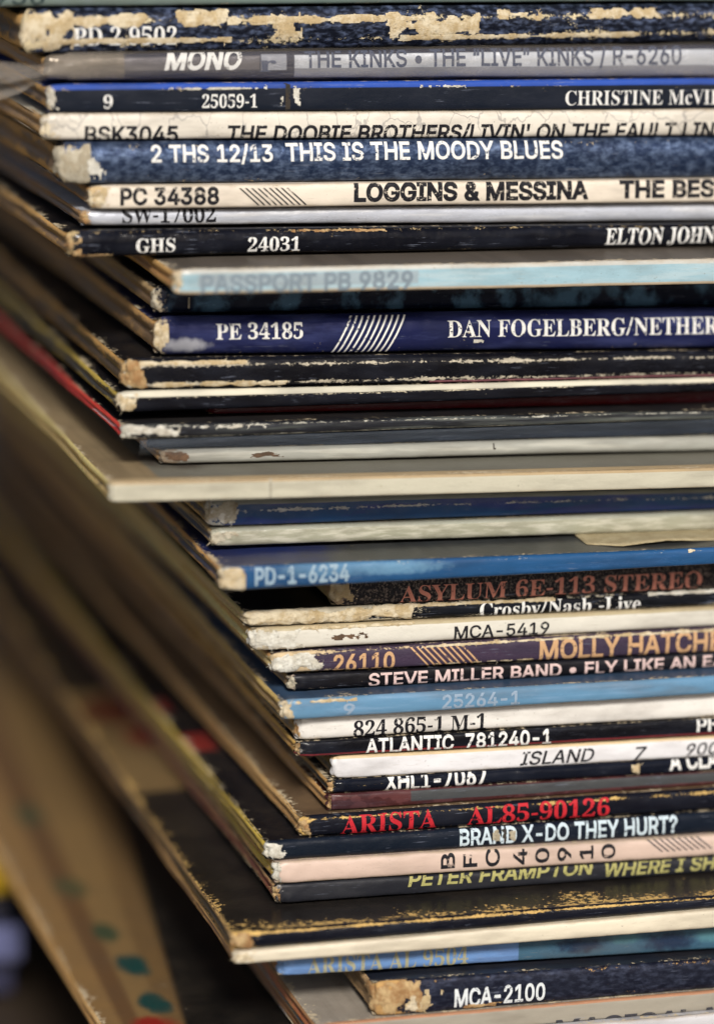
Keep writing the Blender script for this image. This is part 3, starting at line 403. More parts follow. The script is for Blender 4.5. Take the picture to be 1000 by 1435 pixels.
eB972|35,0 35,38 98,48 137,71 157,113 164,180 164,810 161,865 152,906 136,933 112,951 79,960 34,963 34,1000 484,1000 698,974 827,898 870,770 843,664 763,588 630,543 790,490 887,406 919,289 907,204 873,133 815,76 736,34 639,8 522,0|400,553 413,553 484,558 539,573 578,598 604,636 620,689 625,758 622,819 610,868 591,906 545,941 475,953 434,948 412,933 403,904 400,858|487,53 544,59 589,77 622,108 643,151 656,209 661,282 655,355 637,413 608,456 566,484 507,502 434,507 400,507 400,143 404,100 418,73 445,58
eC1028|563,-24 469,-16 382,6 302,44 231,94 171,156 122,229 86,312 65,403 58,501 65,599 87,689 123,771 172,843 233,905 305,955 385,992 474,1015 569,1022 640,1016 719,997 807,966 851,956 896,972 920,1022 959,1022 959,677 922,677 884,762 838,834 782,894 721,938 654,965 583,973 434,921 345,762 316,497 348,250 447,101 611,52 669,57 728,72 786,98 842,134 894,179 941,233 982,195 868,73 729,1
eD1088|44,0 44,38 102,46 138,65 156,101 162,164 162,822 155,894 133,936 94,956 32,963 32,1000 487,1000 650,986 784,942 890,870 967,771 1013,648 1028,500 995,281 896,125 732,31 501,0|488,53 576,65 647,103 701,164 739,252 762,364 770,503 739,752 645,902 490,951 443,946 417,930 404,898 400,845 400,158 404,106 417,74 443,58
eE971|31,0 31,37 97,44 137,65 158,105 165,171 165,810 158,889 136,934 97,956 35,963 35,1000 876,1000 876,702 842,702 824,784 792,848 747,892 686,922 607,940 509,945 439,940 420,931 409,915 401,853 401,540 425,540 485,545 533,562 569,591 597,632 618,688 633,758 668,758 668,260 631,260 624,314 614,361 600,398 570,441 529,468 475,483 407,488 401,488 401,147 406,103 422,77 453,65 506,60 574,63 635,71 688,85 735,104 777,131 814,164 847,206 876,256 903,314 944,314 883,0
eF888|34,0 34,38 98,50 137,74 157,116 164,184 164,823 157,889 135,929 95,951 31,963 31,1000 864,1000 864,702 829,702 817,759 801,807 780,847 738,892 681,923 632,936 573,944 504,947 439,943 420,937 408,925 400,875 400,543 417,543 477,548 525,565 562,594 590,635 610,691 624,761 664,761 664,260 625,260 612,337 591,398 563,440 526,469 476,485 414,491 400,491 400,177 403,130 412,94 430,68 460,52 504,42 563,38 563,0
eG1115|588,-22 487,-15 394,7 310,43 237,92 176,153 126,226 90,309 68,401 60,503 68,601 90,691 126,773 175,845 235,906 306,956 386,993 472,1015 565,1022 643,1016 725,998 811,968 851,957 874,961 891,973 920,1022 960,1022 960,676 922,676 899,733 871,785 839,832 803,873 765,908 723,936 679,957 634,969 587,973 439,921 350,763 320,500 328,358 353,241 395,148 452,81 522,41 605,28 676,36 721,60 744,100 752,156 752,280 745,338 723,374 678,393 605,400 605,435 1099,435 1099,400 1039,393 1003,375 985,340 979,282 979,63 850,16 720,-13
eH1149|34,0 34,38 98,48 137,69 157,110 164,177 164,832 157,892 136,931 98,953 35,963 35,1000 531,1000 531,963 448,948 425,934 410,912 402,878 400,832 400,550 751,550 751,832 741,912 727,934 704,948 619,963 619,1000 1114,1000 1114,963 1050,952 1012,931 993,894 987,832 987,177 993,114 1013,72 1051,48 1114,38 1114,0 619,0 619,38 683,47 723,67 744,107 751,177 751,485 400,485 400,177 406,110 426,69 466,48 531,38 531,0
eI572|29,0 29,38 93,50 134,71 157,107 165,165 165,850 159,906 139,939 98,956 29,963 29,1000 537,1000 537,963 471,956 430,939 408,906 401,850 401,170 412,97 427,74 452,58 540,38 540,0
eJ726|239,-143 172,-137 113,-118 63,-88 25,-49 1,-2 -7,50 0,98 24,133 58,156 97,164 140,157 174,136 196,103 204,60 199,28 186,-3 168,-43 184,-77 230,-88 276,-80 305,-55 320,-12 324,47 324,805 322,859 313,898 296,926 268,945 229,956 174,963 174,1000 690,1000 690,963 642,957 608,946 584,929 570,902 560,805 560,195 525,7 418,-106
eK1121|35,0 35,38 100,48 139,69 159,110 165,177 165,832 158,892 138,931 99,954 37,963 37,1000 532,1000 532,963 450,948 426,934 412,912 404,878 401,832 401,513 705,820 750,875 765,919 751,943 709,958 639,963 639,1000 1066,1000 1066,963 1047,963 959,944 862,887 757,792 594,625 1018,102 1069,55 1100,43 1140,38 1140,0 617,0 617,38 672,40 706,46 726,58 733,75 723,104 695,145 438,469 401,435 401,177 408,110 428,69 467,48 532,38 532,0
eL937|34,0 34,38 98,48 137,69 157,110 164,177 164,832 157,894 136,933 98,954 35,963 35,1000 549,1000 549,963 496,961 457,953 430,938 412,914 403,880 400,832 400,181 407,103 419,81 439,69 513,60 580,63 639,72 691,87 736,109 777,138 812,175 843,220 872,275 898,339 938,339 882,0
eM1392|31,0 31,38 94,48 135,69 158,110 165,174 165,839 163,882 155,913 140,935 116,949 32,963 32,1000 406,1000 696,313 987,1000 1355,1000 1355,963 1296,952 1257,929 1237,890 1230,830 1230,187 1233,133 1240,94 1255,67 1277,51 1310,42 1354,38 1354,0 869,0 869,38 950,55 973,71 988,97 996,133 999,183 999,876 633,0 593,0 232,854 232,176 239,106 263,65 305,45 372,38 372,0
eN1084|885,-24 235,768 235,173 241,107 260,68 300,47 366,38 366,0 40,0 40,38 85,42 119,51 142,66 156,91 164,126 167,173 167,853 80,951 40,963 40,1000 344,1000 858,370 858,829 856,876 848,909 833,933 810,948 727,963 727,1000 1053,1000 1053,963 989,954 951,933 933,893 926,827 926,-24
eO1153|572,-24 501,-19 434,-6 370,16 311,46 256,83 207,127 164,177 128,232 99,294 78,359 65,428 60,500 65,572 78,641 99,706 128,767 164,822 208,872 258,917 313,954 374,984 439,1006 509,1019 583,1024 654,1019 721,1006 785,985 844,955 898,919 947,875 990,826 1026,770 1055,709 1077,644 1090,574 1094,500 1090,428 1077,359 1055,294 1026,232 989,177 945,127 896,83 840,46 779,16 714,-6 645,-19|581,27 721,79 805,237 833,500 826,643 802,761 763,853 711,920 647,960 571,973 431,921 347,763 319,500 326,358 350,240 389,147 442,80 506,40
eP917|34,0 34,38 98,48 137,69 157,110 164,177 164,832 157,892 136,931 98,953 35,963 35,1000 469,1000 583,996 672,985 737,966 784,941 823,910 855,873 879,830 893,782 898,729 888,651 857,583 805,527 734,485 642,460 531,451 400,451 400,177 406,110 426,69 466,48 531,38 531,0|400,504 442,504 508,510 559,527 597,555 622,596 637,652 642,723 637,793 625,849 604,892 573,923 530,941 475,947 438,943 415,931 404,909 400,875
eR1038|34,0 34,38 98,48 137,69 157,110 164,177 164,832 157,892 136,931 98,953 35,963 35,1000 476,1000 611,993 722,971 807,935 867,884 904,817 916,735 891,626 816,545 692,491 948,111 993,56 1018,43 1050,38 1055,38 1055,0 743,0 442,466 400,466 400,177 406,110 426,69 466,48 531,38 531,0|400,513 447,513 517,519 572,537 614,567 643,610 661,667 667,737 647,854 589,924 493,947 444,942 417,928 404,898 400,847
eS857|94,-24 94,347 137,347 165,249 201,170 245,109 298,67 360,41 432,32 484,38 528,53 564,79 600,131 612,196 599,257 560,308 494,351 357,419 279,462 216,507 169,555 136,606 116,664 109,729 113,786 126,838 147,884 176,925 211,959 253,987 300,1007 351,1020 406,1024 504,1013 619,984 640,979 658,976 688,988 704,1024 745,1024 745,701 708,701 692,753 671,802 645,845 614,883 581,916 545,942 487,968 426,976 359,966 307,937 274,891 263,835 272,782 301,739 331,714 368,689 414,665 556,599 612,571 659,542 697,512 740,464 768,413 784,356 789,292 784,232 769,177 744,127 710,83 667,47 617,17 558,-5 493,-18 422,-22 348,-17 276,1 216,21 186,27 166,24 152,15 134,-24
eT929|202,0 202,38 269,46 312,68 335,110 342,177 342,951 327,951 255,944 194,922 143,886 104,836 78,773 63,698 24,698 24,1000 901,1000 901,696 864,696 823,838 731,923 590,951 578,951 578,177 585,108 607,66 650,45 720,38 720,0
eU1081|544,-28 421,-18 323,12 251,63 201,134 171,227 161,341 161,832 154,892 133,931 95,953 32,963 32,1000 528,1000 528,963 445,948 421,934 406,912 397,832 397,307 402,228 419,163 446,113 486,77 538,56 603,49 747,82 833,182 861,350 861,830 854,891 833,930 791,952 721,963 721,1000 1041,1000 1041,963 985,949 951,926 933,887 928,830 928,398 917,260 886,151 834,71 760,16 664,-17
eV940|466,-28 97,836 49,923 17,949 -31,963 -31,1000 463,1000 463,963 405,960 365,949 342,930 335,900 354,830 568,314 764,829 779,898 772,929 750,948 712,959 656,963 656,1000 971,1000 971,963 929,957 897,939 868,902 839,841 504,-28
eW1342|375,-24 71,863 53,907 33,938 6,956 -34,963 -34,1000 397,1000 397,963 356,959 329,948 313,930 308,901 324,819 490,336 661,774 628,876 610,919 587,943 553,956 503,963 503,1000 965,1000 965,963 888,948 863,904 876,848 1041,364 1187,811 1205,892 1199,925 1181,945 1150,957 1105,963 1105,1000 1370,1000 1370,963 1333,950 1305,925 1284,886 1263,833 979,-24 940,-24 693,678 417,-24
eY935|223,0 223,38 287,48 326,69 346,110 353,177 353,392 102,850 64,910 31,942 1,956 -29,962 -29,1000 454,1000 454,962 429,962 393,959 366,949 348,934 342,914 360,860 546,496 732,804 757,855 765,895 738,945 655,962 647,962 647,1000 965,1000 965,962 929,952 898,932 841,860 588,447 588,177 595,110 615,69 654,48 720,38 720,0
ea755|559,-22 497,-11 457,22 440,77 369,23 293,-9 209,-19 141,-8 88,25 55,76 44,139 55,200 87,253 139,299 215,340 314,379 437,417 437,529 430,583 410,620 375,642 324,649 253,637 229,602 249,563 265,535 270,507 263,471 241,443 209,425 170,419 129,426 98,446 79,478 72,519 81,568 108,611 151,648 208,676 253,689 302,696 355,699 450,693 525,674 578,642 614,596 636,536 643,462 643,137 647,87 655,78 668,75 704,91 723,60 672,15 618,-13|332,74 382,90 410,110 437,139 437,372 338,333 279,270 260,184 268,123 292,86
eb792|94,-25 94,853 91,909 80,941 58,956 18,965 18,1000 304,1000 304,612 356,660 417,689 485,699 535,694 581,680 623,656 660,624 691,585 717,538 736,486 747,428 751,364 746,292 732,226 709,165 677,111 638,66 592,28 540,0 483,-17 422,-22 357,-13 293,15 230,62 117,-25|401,31 448,39 484,65 509,108 525,170 535,251 538,351 535,434 525,500 507,551 466,599 404,615 371,609 341,592 317,565 304,531 304,150 315,84 347,44
ec645|342,-22 288,-17 237,-2 190,24 148,58 112,100 83,149 60,204 47,264 43,329 48,398 63,462 88,520 121,572 162,616 210,652 264,679 322,695 383,701 449,696 504,680 549,655 594,603 609,538 603,501 585,473 556,454 519,448 470,460 441,494 431,550 432,574 434,596 418,638 372,652 302,625 260,545 246,412 252,313 271,232 301,167 342,121 391,93 448,84 500,92 549,117 596,158 625,133 545,47 450,-5
ee661|338,-22 283,-17 232,-2 186,23 145,57 110,100 81,150 60,209 47,274 43,345 47,411 60,472 83,528 112,577 148,619 191,653 239,679 290,694 345,699 424,690 491,662 546,615 588,552 613,473 621,381 621,364 257,364 278,214 339,123 438,93 494,104 546,136 593,189 625,159 546,59 450,-2|255,422 442,422 442,472 440,528 434,574 424,608 397,641 354,652 299,629 266,561 255,447
eh836|40,0 40,35 76,41 99,56 111,82 115,122 115,876 111,916 100,942 78,959 41,966 41,1000 324,1000 324,586 384,649 454,686 534,699 640,673 704,595 726,465 726,122 729,83 740,57 762,41 798,35 798,0 444,0 444,35 454,35 501,57 516,122 516,476 513,529 503,566 482,588 445,596 401,587 361,560 324,516 324,122 328,83 338,57 360,41 395,35 395,0
ei435|221,795 178,803 142,827 119,862 111,906 119,949 142,985 178,1010 221,1018 265,1010 300,985 324,949 332,906 324,862 299,827 264,803|40,0 40,35 77,42 100,56 111,81 115,122 115,553 112,598 103,625 82,639 44,645 46,681 326,681 326,122 329,83 339,58 360,42 395,35 395,0
eo739|370,-22 308,-17 251,-1 198,25 152,60 114,103 83,154 60,211 46,272 41,338 46,405 60,467 83,524 114,575 152,618 198,653 250,678 307,694 369,699 430,694 487,679 538,653 584,619 623,577 654,527 677,470 691,407 696,338 691,270 677,207 654,150 623,100 584,58 539,24 488,-2 432,-17|370,25 423,40 459,86 470,124 477,178 482,338 479,453 471,538 456,594 421,641 370,656 316,641 282,594 268,538 259,453 257,339 263,179 270,124 282,86 317,40
er631|40,0 40,35 77,42 100,56 111,81 115,122 115,553 112,599 102,626 81,639 44,645 46,681 320,681 320,553 347,597 377,633 411,662 462,690 512,699 566,691 605,667 628,631 636,584 629,545 611,515 581,495 544,488 511,493 487,507 454,549 437,565 414,571 384,561 355,530 334,483 327,422 327,122 333,81 349,55 381,42 434,35 434,0
es633|332,-22 290,-18 243,-7 190,13 161,19 131,10 112,-19 78,-19 78,232 117,232 134,174 158,125 190,86 246,46 308,32 357,39 392,58 414,89 422,128 402,185 342,230 235,285 188,311 149,340 119,372 91,424 81,484 88,542 108,594 142,639 188,673 244,694 310,701 364,694 437,676 453,672 468,670 490,677 506,701 535,701 535,487 501,487 483,536 460,576 431,608 382,640 327,650 286,645 255,628 236,602 230,569 236,537 253,510 282,487 322,465 420,416 466,390 503,363 530,333 556,278 565,208 558,142 536,86 501,40 453,5 397,-15
ev673|313,-22 84,544 49,617 27,637 -6,645 -6,681 360,681 360,646 342,646 298,636 283,606 286,588 406,268 518,555 529,597 509,634 447,646 447,681 670,681 670,647 634,634 610,612 571,534 351,-22
ey659|115,-308 64,-300 22,-274 -6,-235 -15,-184 -8,-148 10,-117 40,-94 78,-87 113,-92 140,-108 158,-134 164,-167 163,-178 162,-192 169,-211 189,-217 217,-203 251,-162 284,-97 308,-10 80,550 54,604 34,631 17,641 -7,645 -10,645 -10,681 355,681 355,645 298,636 286,624 282,603 285,586 292,563 407,261 506,529 518,571 522,602 518,623 504,636 445,645 445,681 658,681 658,645 630,638 608,617 569,532 355,-53 331,-116 307,-168 284,-210 248,-257 209,-287 166,-303
'''

# ---------------------------------------------------------------- node helpers
class NT:
    def __init__(s, name):
        s.m = bpy.data.materials.new(name); s.m.use_nodes = True; s.t = s.m.node_tree
        s.b = s.t.nodes['Principled BSDF']; s.out = s.t.nodes['Material Output']
    def n(s, ty, **kw):
        x = s.t.nodes.new(ty)
        for k, v in kw.items(): setattr(x, k, v)
        return x
    def put(s, sock, v):
        if isinstance(v, bpy.types.NodeSocket): s.t.links.new(v, sock)
        elif isinstance(v, (tuple, list)) and len(v) == 3 and sock.type == 'RGBA': sock.default_value = (*v, 1)
        else: sock.default_value = v
    def math(s, op, a, b=0.0, c=None, clamp=False):
        x = s.n('ShaderNodeMath', operation=op, use_clamp=clamp)
        s.put(x.inputs[0], a); s.put(x.inputs[1], b)
        if c is not None: s.put(x.inputs[2], c)
        return x.outputs[0]
    def add(s, a, b): return s.math('ADD', a, b)
    def mul(s, a, b): return s.math('MULTIPLY', a, b)
    def sub(s, a, b): return s.math('SUBTRACT', a, b)
    def step(s, x, a, b):                       # smooth 0..1 between a and b
        q = s.n('ShaderNodeMapRange', interpolation_type='SMOOTHSTEP')
        s.put(q.inputs[0], x); s.put(q.inputs[1], a); s.put(q.inputs[2], b)
        q.inputs[3].default_value = 0; q.inputs[4].default_value = 1
        return q.outputs[0]
    def noise(s, vec, scale=(1, 1, 1), seed=0.0, detail=4.0, rough=.55, dist=0.0):
        mp = s.n('ShaderNodeVectorMath', operation='MULTIPLY_ADD')
        s.put(mp.inputs[0], vec); mp.inputs[1].default_value = scale
        mp.inputs[2].default_value = (seed*3.17, seed*7.31, seed*1.73)
        q = s.n('ShaderNodeTexNoise'); q.inputs['Scale'].default_value = 1.0
        q.inputs['Detail'].default_value = detail; q.inputs['Roughness'].default_value = rough
        q.inputs['Distortion'].default_value = dist
        s.t.links.new(mp.outputs[0], q.inputs['Vector']); return q.outputs[0]
    def mix(s, f, a, b):
        q = s.n('ShaderNodeMix', data_type='RGBA')
        s.put(q.inputs[0], f); s.put(q.inputs[6], a); s.put(q.inputs[7], b); return q.outputs[2]
    def uv(s):
        q = s.n('ShaderNodeUVMap'); q.uv_map = 'mm'; return q.outputs[0]
    def sep(s, v):
        q = s.n('ShaderNodeSeparateXYZ'); s.t.links.new(v, q.inputs[0]); return q.outputs
    def bump(s, h, strength=.5, dist=0.0002, nrm=None):
        q = s.n('ShaderNodeBump'); q.inputs['Strength'].default_value = strength; q.inputs['Distance'].default_value = dist
        s.put(q.inputs['Height'], h)
        if nrm is not None: s.put(q.inputs['Normal'], nrm)
        return q.outputs[0]

def inside(nt, x, a, b, soft=.15):
    return nt.mul(nt.step(x, a-soft, a+soft), nt.sub(1.0, nt.step(x, b-soft, b+soft)))

PAPER = (.56, .47, .32); PAPER_W = (.62, .59, .50); TAN = (.36, .25, .12)

def spine_mat(key, st, seed):
    """Printed, laminated card: paper shows where the print is rubbed through."""
    nt = NT('spine_card_'+key); uv = nt.uv(); u, v = nt.sep(uv)[:2]
    base = st['c']
    if 'c2' in st:
        k = st.get('m', (.06, 1.2, .5, .62))          # scale along, scale across, lower and upper threshold
        f = nt.step(nt.noise(uv, (k[0], k[1], 1), seed+5, 5), k[2], k[3]); base = nt.mix(f, base, st['c2'])
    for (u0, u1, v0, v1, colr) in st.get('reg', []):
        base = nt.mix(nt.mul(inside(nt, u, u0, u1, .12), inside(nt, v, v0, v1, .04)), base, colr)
    for (pu, pv, ru, rv, colr) in st.get('spot', []):
        a = nt.math('POWER', nt.mul(nt.sub(u, pu), 1/ru), 2.0); b = nt.math('POWER', nt.mul(nt.sub(v, pv), 1/rv), 2.0)
        d = nt.add(nt.add(a, b), nt.mul(nt.sub(nt.noise(uv, (.9, 2, 1), seed+9, 5), .5), 2.2))
        base = nt.mix(nt.mul(nt.sub(1.0, nt.step(d, .1, 1.9)), .9), base, colr)
    if st.get('crackle'):
        wv = nt.n('ShaderNodeVectorMath', operation='MULTIPLY_ADD'); nt.put(wv.inputs[0], uv)
        wv.inputs[1].default_value = (.22, .50, 1); 
        dn = nt.n('ShaderNodeTexNoise'); dn.inputs['Scale'].default_value = .45; dn.inputs['Detail'].default_value = 3
        nt.t.links.new(uv, dn.inputs['Vector']); nt.t.links.new(dn.outputs['Color'], wv.inputs[2])
        vo = nt.n('ShaderNodeTexVoronoi', feature='DISTANCE_TO_EDGE'); vo.inputs['Scale'].default_value = 1.0
        nt.t.links.new(wv.outputs[0], vo.inputs['Vector'])
        base = nt.mix(nt.mul(nt.sub(1.0, nt.step(vo.outputs['Distance'], .008, .034)), .5), base, (.16, .16, .17))
    if 'speck' in st:
        f = nt.step(nt.noise(uv, (2.6, 5, 1), seed+11, 3, .8), .50, .62); base = nt.mix(nt.mul(f, .8), base, st['speck'])
    # fine handling scuffs along the spine; dark sleeves get gloss streaks painted in too
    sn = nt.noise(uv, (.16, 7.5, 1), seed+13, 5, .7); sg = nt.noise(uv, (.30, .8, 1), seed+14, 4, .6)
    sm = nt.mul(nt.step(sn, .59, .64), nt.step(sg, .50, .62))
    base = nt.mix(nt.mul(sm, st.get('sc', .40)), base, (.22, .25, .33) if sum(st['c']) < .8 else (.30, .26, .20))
    base = nt.mix(nt.mul(nt.step(nt.noise(uv, (.08, .5, 1), seed+2, 4), .4, .75), .35), base, st.get('dirt', (.10, .08, .06)) if sum(st['c']) > .5 else st.get('haze', (.022, .026, .040)))
    if sum(st['c']) > 1.0:                                     # pale card yellows and greys towards its folds
        tn = nt.math('MULTIPLY_ADD', nt.math('POWER', nt.math('ABSOLUTE', v), 4.0), .55, nt.mul(nt.sub(nt.noise(uv, (.25, 1.2, 1), seed+21, 6, .7), .5), 1.1))
        base = nt.mix(nt.mul(nt.step(tn, .12, .62), .55), base, (.34, .26, .16))
        base = nt.mix(nt.mul(nt.step(nt.noise(uv, (2.2, 4.5, 1), seed+22, 3, .6), .66, .74), .6), base, (.14, .12, .10))
    wt_, wb_, wa, wc = st.get('w', (.35, .3, .0, .5))
    eT = nt.math('SUBTRACT', 1.0, nt.mul(nt.math('ABSOLUTE', nt.sub(v, st.get('vt', .86))), 3.4), clamp=True)
    eB = nt.math('SUBTRACT', 1.0, nt.mul(nt.math('ABSOLUTE', nt.sub(v, st.get('vb', -.88))), 3.4), clamp=True)
    cn = nt.math('SUBTRACT', 1.0, nt.mul(nt.math('ABSOLUTE', u), 1/st.get('cl', 4.0)), clamp=True)
    n1 = nt.noise(uv, (.17, .45, 1), seed, 5, .62); n2 = nt.noise(uv, (1.5, 5.0, 1), seed+3, 6, .8)
    s_ = nt.add(nt.add(nt.mul(eT, wt_), nt.mul(eB, wb_)), nt.add(nt.mul(cn, wc), wa))
    s_ = nt.add(s_, nt.add(nt.mul(nt.sub(n1, .5), 1.5), nt.mul(nt.sub(n2, .5), 2.2)))
    mask = nt.step(s_, .48, .53)
    n3 = nt.noise(uv, (.5, 1.4, 1), seed+7, 6, .7)
    pap = nt.mix(nt.step(n3, .35, .7), st.get('p', PAPER), tuple(.62*x for x in st.get('p', PAPER)))
    col = nt.mix(mask, base, pap)
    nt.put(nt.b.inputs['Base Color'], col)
    r = st.get('r', .3)*.8
    rn = nt.noise(uv, (.30, 1.6, 1), seed+4, 6, .72)
    rough = nt.math('ADD', r-.10, nt.mul(nt.step(rn, .40, .66), .17), clamp=True)
    ro = nt.add(nt.mul(mask, nt.sub(.8, rough)), rough)
    nt.put(nt.b.inputs['Roughness'], ro)
    nt.b.inputs['Specular IOR Level'].default_value = st.get('sp', .20 if sum(st['c']) < .2 else .36)
    if st.get('mt'): nt.put(nt.b.inputs['Metallic'], nt.mul(nt.sub(1.0, mask), st['mt']))
    fine = nt.noise(uv, (1.3, 4.0, 1), seed+6, 5, .72); wav = nt.noise(uv, (.16, .25, 1), seed+8, 3)
    b1 = nt.bump(wav, .7, .00022*st.get('wav', 1))
    b2 = nt.bump(fine, .3, .00010*st.get('fine', 1), b1)
    b3 = nt.bump(nt.mul(mask, -1.0), .6, .00010, b2)
    nt.put(nt.b.inputs['Normal'], b3)
    return nt.m

def cover_mat(key, top, side, seed, art=(), rough=.45, side2=TAN, art2=None, gw=.3, pap=None):
    """Top and bottom boards (uv: x, y from the front left corner) and the folded side edge."""
    nt = NT('board_card_'+key); uv = nt.uv(); x, y = nt.sep(uv)[:2]
    base = top
    base = nt.mix(nt.mul(nt.step(nt.noise(uv, (.22, .012, 1), seed+31, 4, .6), .42, .62), .45), base, tuple(.45*q for q in top))
    if art2: base = nt.mix(nt.step(nt.noise(uv, (.03, .03, 1), seed+1, 5), .48, .58), base, art2)
    for (kind, x0, x1, y0, y1, c) in art:
        if kind == 'slant':
            f = nt.sub(1.0, nt.step(nt.sub(nt.sub(x, nt.mul(y, x1)), x0), -.7, .7))
        elif kind == 'rect':
            f = nt.mul(inside(nt, x, x0, x1, .5), inside(nt, y, y0, y1, .5))
        else:
            a = nt.math('POWER', nt.mul(nt.sub(x, x0), 1/x1), 2.0); b = nt.math('POWER', nt.mul(nt.sub(y, y0), 1/y1), 2.0)
            f = nt.sub(1.0, nt.step(nt.add(nt.add(a, b), nt.mul(nt.sub(nt.noise(uv, (.3, .18, 1), seed+6, 5), .5), 2.4)), .3, 1.7))
        base = nt.mix(f, base, c)
    n1 = nt.noise(uv, (.12, .12, 1), seed, 6, .65); n2 = nt.noise(uv, (1.2, 1.2, 1), seed+3, 4, .7)
    base = nt.mix(nt.mul(nt.step(n1, .35, .7), .22), base, (.07, .055, .04))
    ex = nt.math('SUBTRACT', 1.0, nt.mul(x, .35), clamp=True); ey = nt.math('SUBTRACT', 1.0, nt.mul(y, gw), clamp=True)
    s_ = nt.add(nt.math('MAXIMUM', nt.mul(ex, .55), nt.mul(ey, .5)), nt.add(nt.mul(nt.sub(n1, .5), 1.3), nt.mul(nt.sub(n2, .5), 1.6)))
    mask = nt.step(s_, .42, .5)
    col = nt.mix(mask, base, pap or PAPER)
    nt.put(nt.b.inputs['Base Color'], col); nt.put(nt.b.inputs['Roughness'], nt.add(nt.mul(mask, .35), rough)); nt.b.inputs['Specular IOR Level'].default_value = .28
    nt.put(nt.b.inputs['Normal'], nt.bump(nt.add(nt.mul(n2, .3), n1), .5, .0003))
    top_m = nt.m
    nt = NT('edge_card_'+key); uv = nt.uv(); u, v = nt.sep(uv)[:2]
    n1 = nt.noise(uv, (.10, .8, 1), seed+1, 6, .65); n2 = nt.noise(uv, (.9, 2.4, 1), seed+4, 5, .65)
    e = nt.math('ABSOLUTE', v)
    s_ = nt.add(nt.mul(nt.math('POWER', e, 2.0), .75), nt.add(nt.mul(nt.sub(n1, .5), 1.7), nt.mul(nt.sub(n2, .5), .9)))
    mask = nt.step(s_, .12, .40)
    c = nt.mix(mask, tuple(min(.55, k_*q) for k_, q in zip((1.75, 1.4, .95), side)), tuple(min(.55, k_*q) for k_, q in zip((1.6, 1.3, .9), side2)))
    c = nt.mix(nt.mul(nt.step(n2, .5, .75), .45), c, (.07, .05, .035))
    nt.put(nt.b.inputs['Base Color'], c); nt.put(nt.b.inputs['Roughness'], nt.add(nt.mul(mask, .4), .4))
    nt.put(nt.b.inputs['Normal'], nt.bump(n2, .5, .0003))
    return top_m, nt.m

INK = {'wh': (.70, .70, .68), 'bk': (.012, .012, .016), 'bk2': (.05, .05, .06), 'dk': (.03, .05, .05), 'ink': (.05, .065, .11), 'grey': (.19, .24, .28),
       'pale': (.27, .37, .45), 'pale2': (.50, .60, .66), 'salmon': (.66, .27, .20), 'orange': (.52, .32, .17), 'pink': (.62, .47, .45),
       'ltgrey': (.25, .33, .43), 'red': (.46, .02, .03), 'olive': (.34, .32, .12), 'khaki': (.34, .33, .22), 'silver': (.62, .66, .68)}
_ink = {}
def ink_mat(name, wear=.30):
    k = (name, wear)
    if k in _ink: return _ink[k]
    nt = NT('printing_ink_'+name); uv = nt.uv()
    n1 = nt.noise(uv, (.5, 2.0, 1), 3+wear*10, 5, .65); n2 = nt.noise(uv, (2.6, 8.0, 1), 4, 3, .7)
    nt.put(nt.b.inputs['Base Color'], nt.mix(nt.mul(nt.step(n2, .45, .7), .25), INK[name], tuple(.6*c+.05 for c in INK[name])))
    nt.b.inputs['Roughness'].default_value = .45; nt.b.inputs['Specular IOR Level'].default_value = .12
    nt.put(nt.b.inputs['Alpha'], nt.step(nt.add(nt.mul(n1, .55), nt.mul(n2, .45)), wear, wear+.06))
    _ink[k] = nt.m; return nt.m

def paper_mat(name, c1, c2, seed):
    nt = NT(name); tc = nt.n('ShaderNodeTexCoord').outputs['Object']
    a = nt.noise(tc, (420, 420, 420), seed, 5, .7); b = nt.noise(tc, (2600, 2600, 5200), seed+1, 5, .75)
    c = nt.mix(nt.step(a, .38, .62), c1, c2); c = nt.mix(nt.mul(nt.step(b, .5, .72), .5), c, tuple(.45*x for x in c2))
    nt.put(nt.b.inputs['Base Color'], c); nt.b.inputs['Roughness'].default_value = .85
    nt.put(nt.b.inputs['Normal'], nt.bump(b, .8, .00025)); return nt.m
M_FRAY = {'cream': paper_mat('torn_paper_cream', (.66, .58, .42), (.46, .35, .19), 1),
          'white': paper_mat('torn_paper_white', (.70, .69, .62), (.50, .47, .39), 2),
          'brown': paper_mat('torn_paper_brown', (.50, .36, .18), (.30, .16, .06), 3),
          'grey': paper_mat('torn_paper_grey', (.50, .46, .36), (.34, .29, .20), 4),
          'dark': paper_mat('torn_slit_dark', (.02, .02, .02), (.04, .03, .02), 5),
          'rust': paper_mat('torn_paper_rust', (.16, .09, .05), (.08, .05, .03), 6)}
def plastic_mat(alpha=.35, tint=(.75, .78, .82), rough=.18, name='clear_plastic', crumple=0.0):
    nt = NT(name); tc = nt.n('ShaderNodeTexCoord').outputs['Object']
    a = nt.noise(tc, (60, 60, 400), 2, 4, .6); s = nt.noise(tc, (25, 60, 900), 4, 4, .6)
    nt.put(nt.b.inputs['Base Color'], tint); nt.b.inputs['Roughness'].default_value = rough
    al = nt.math('ADD', alpha-.12, nt.mul(s, .24), clamp=True)
    if crumple: al = nt.math('ADD', al, nt.mul(nt.sub(1.0, nt.step(nt.sep(tc)[0], .000, .018)), crumple), clamp=True)
    nt.put(nt.b.inputs['Alpha'], al)
    nt.b.inputs['Specular IOR Level'].default_value = .9
    nt.put(nt.b.inputs['Normal'], nt.bump(a, .6, .0012)); return nt.m

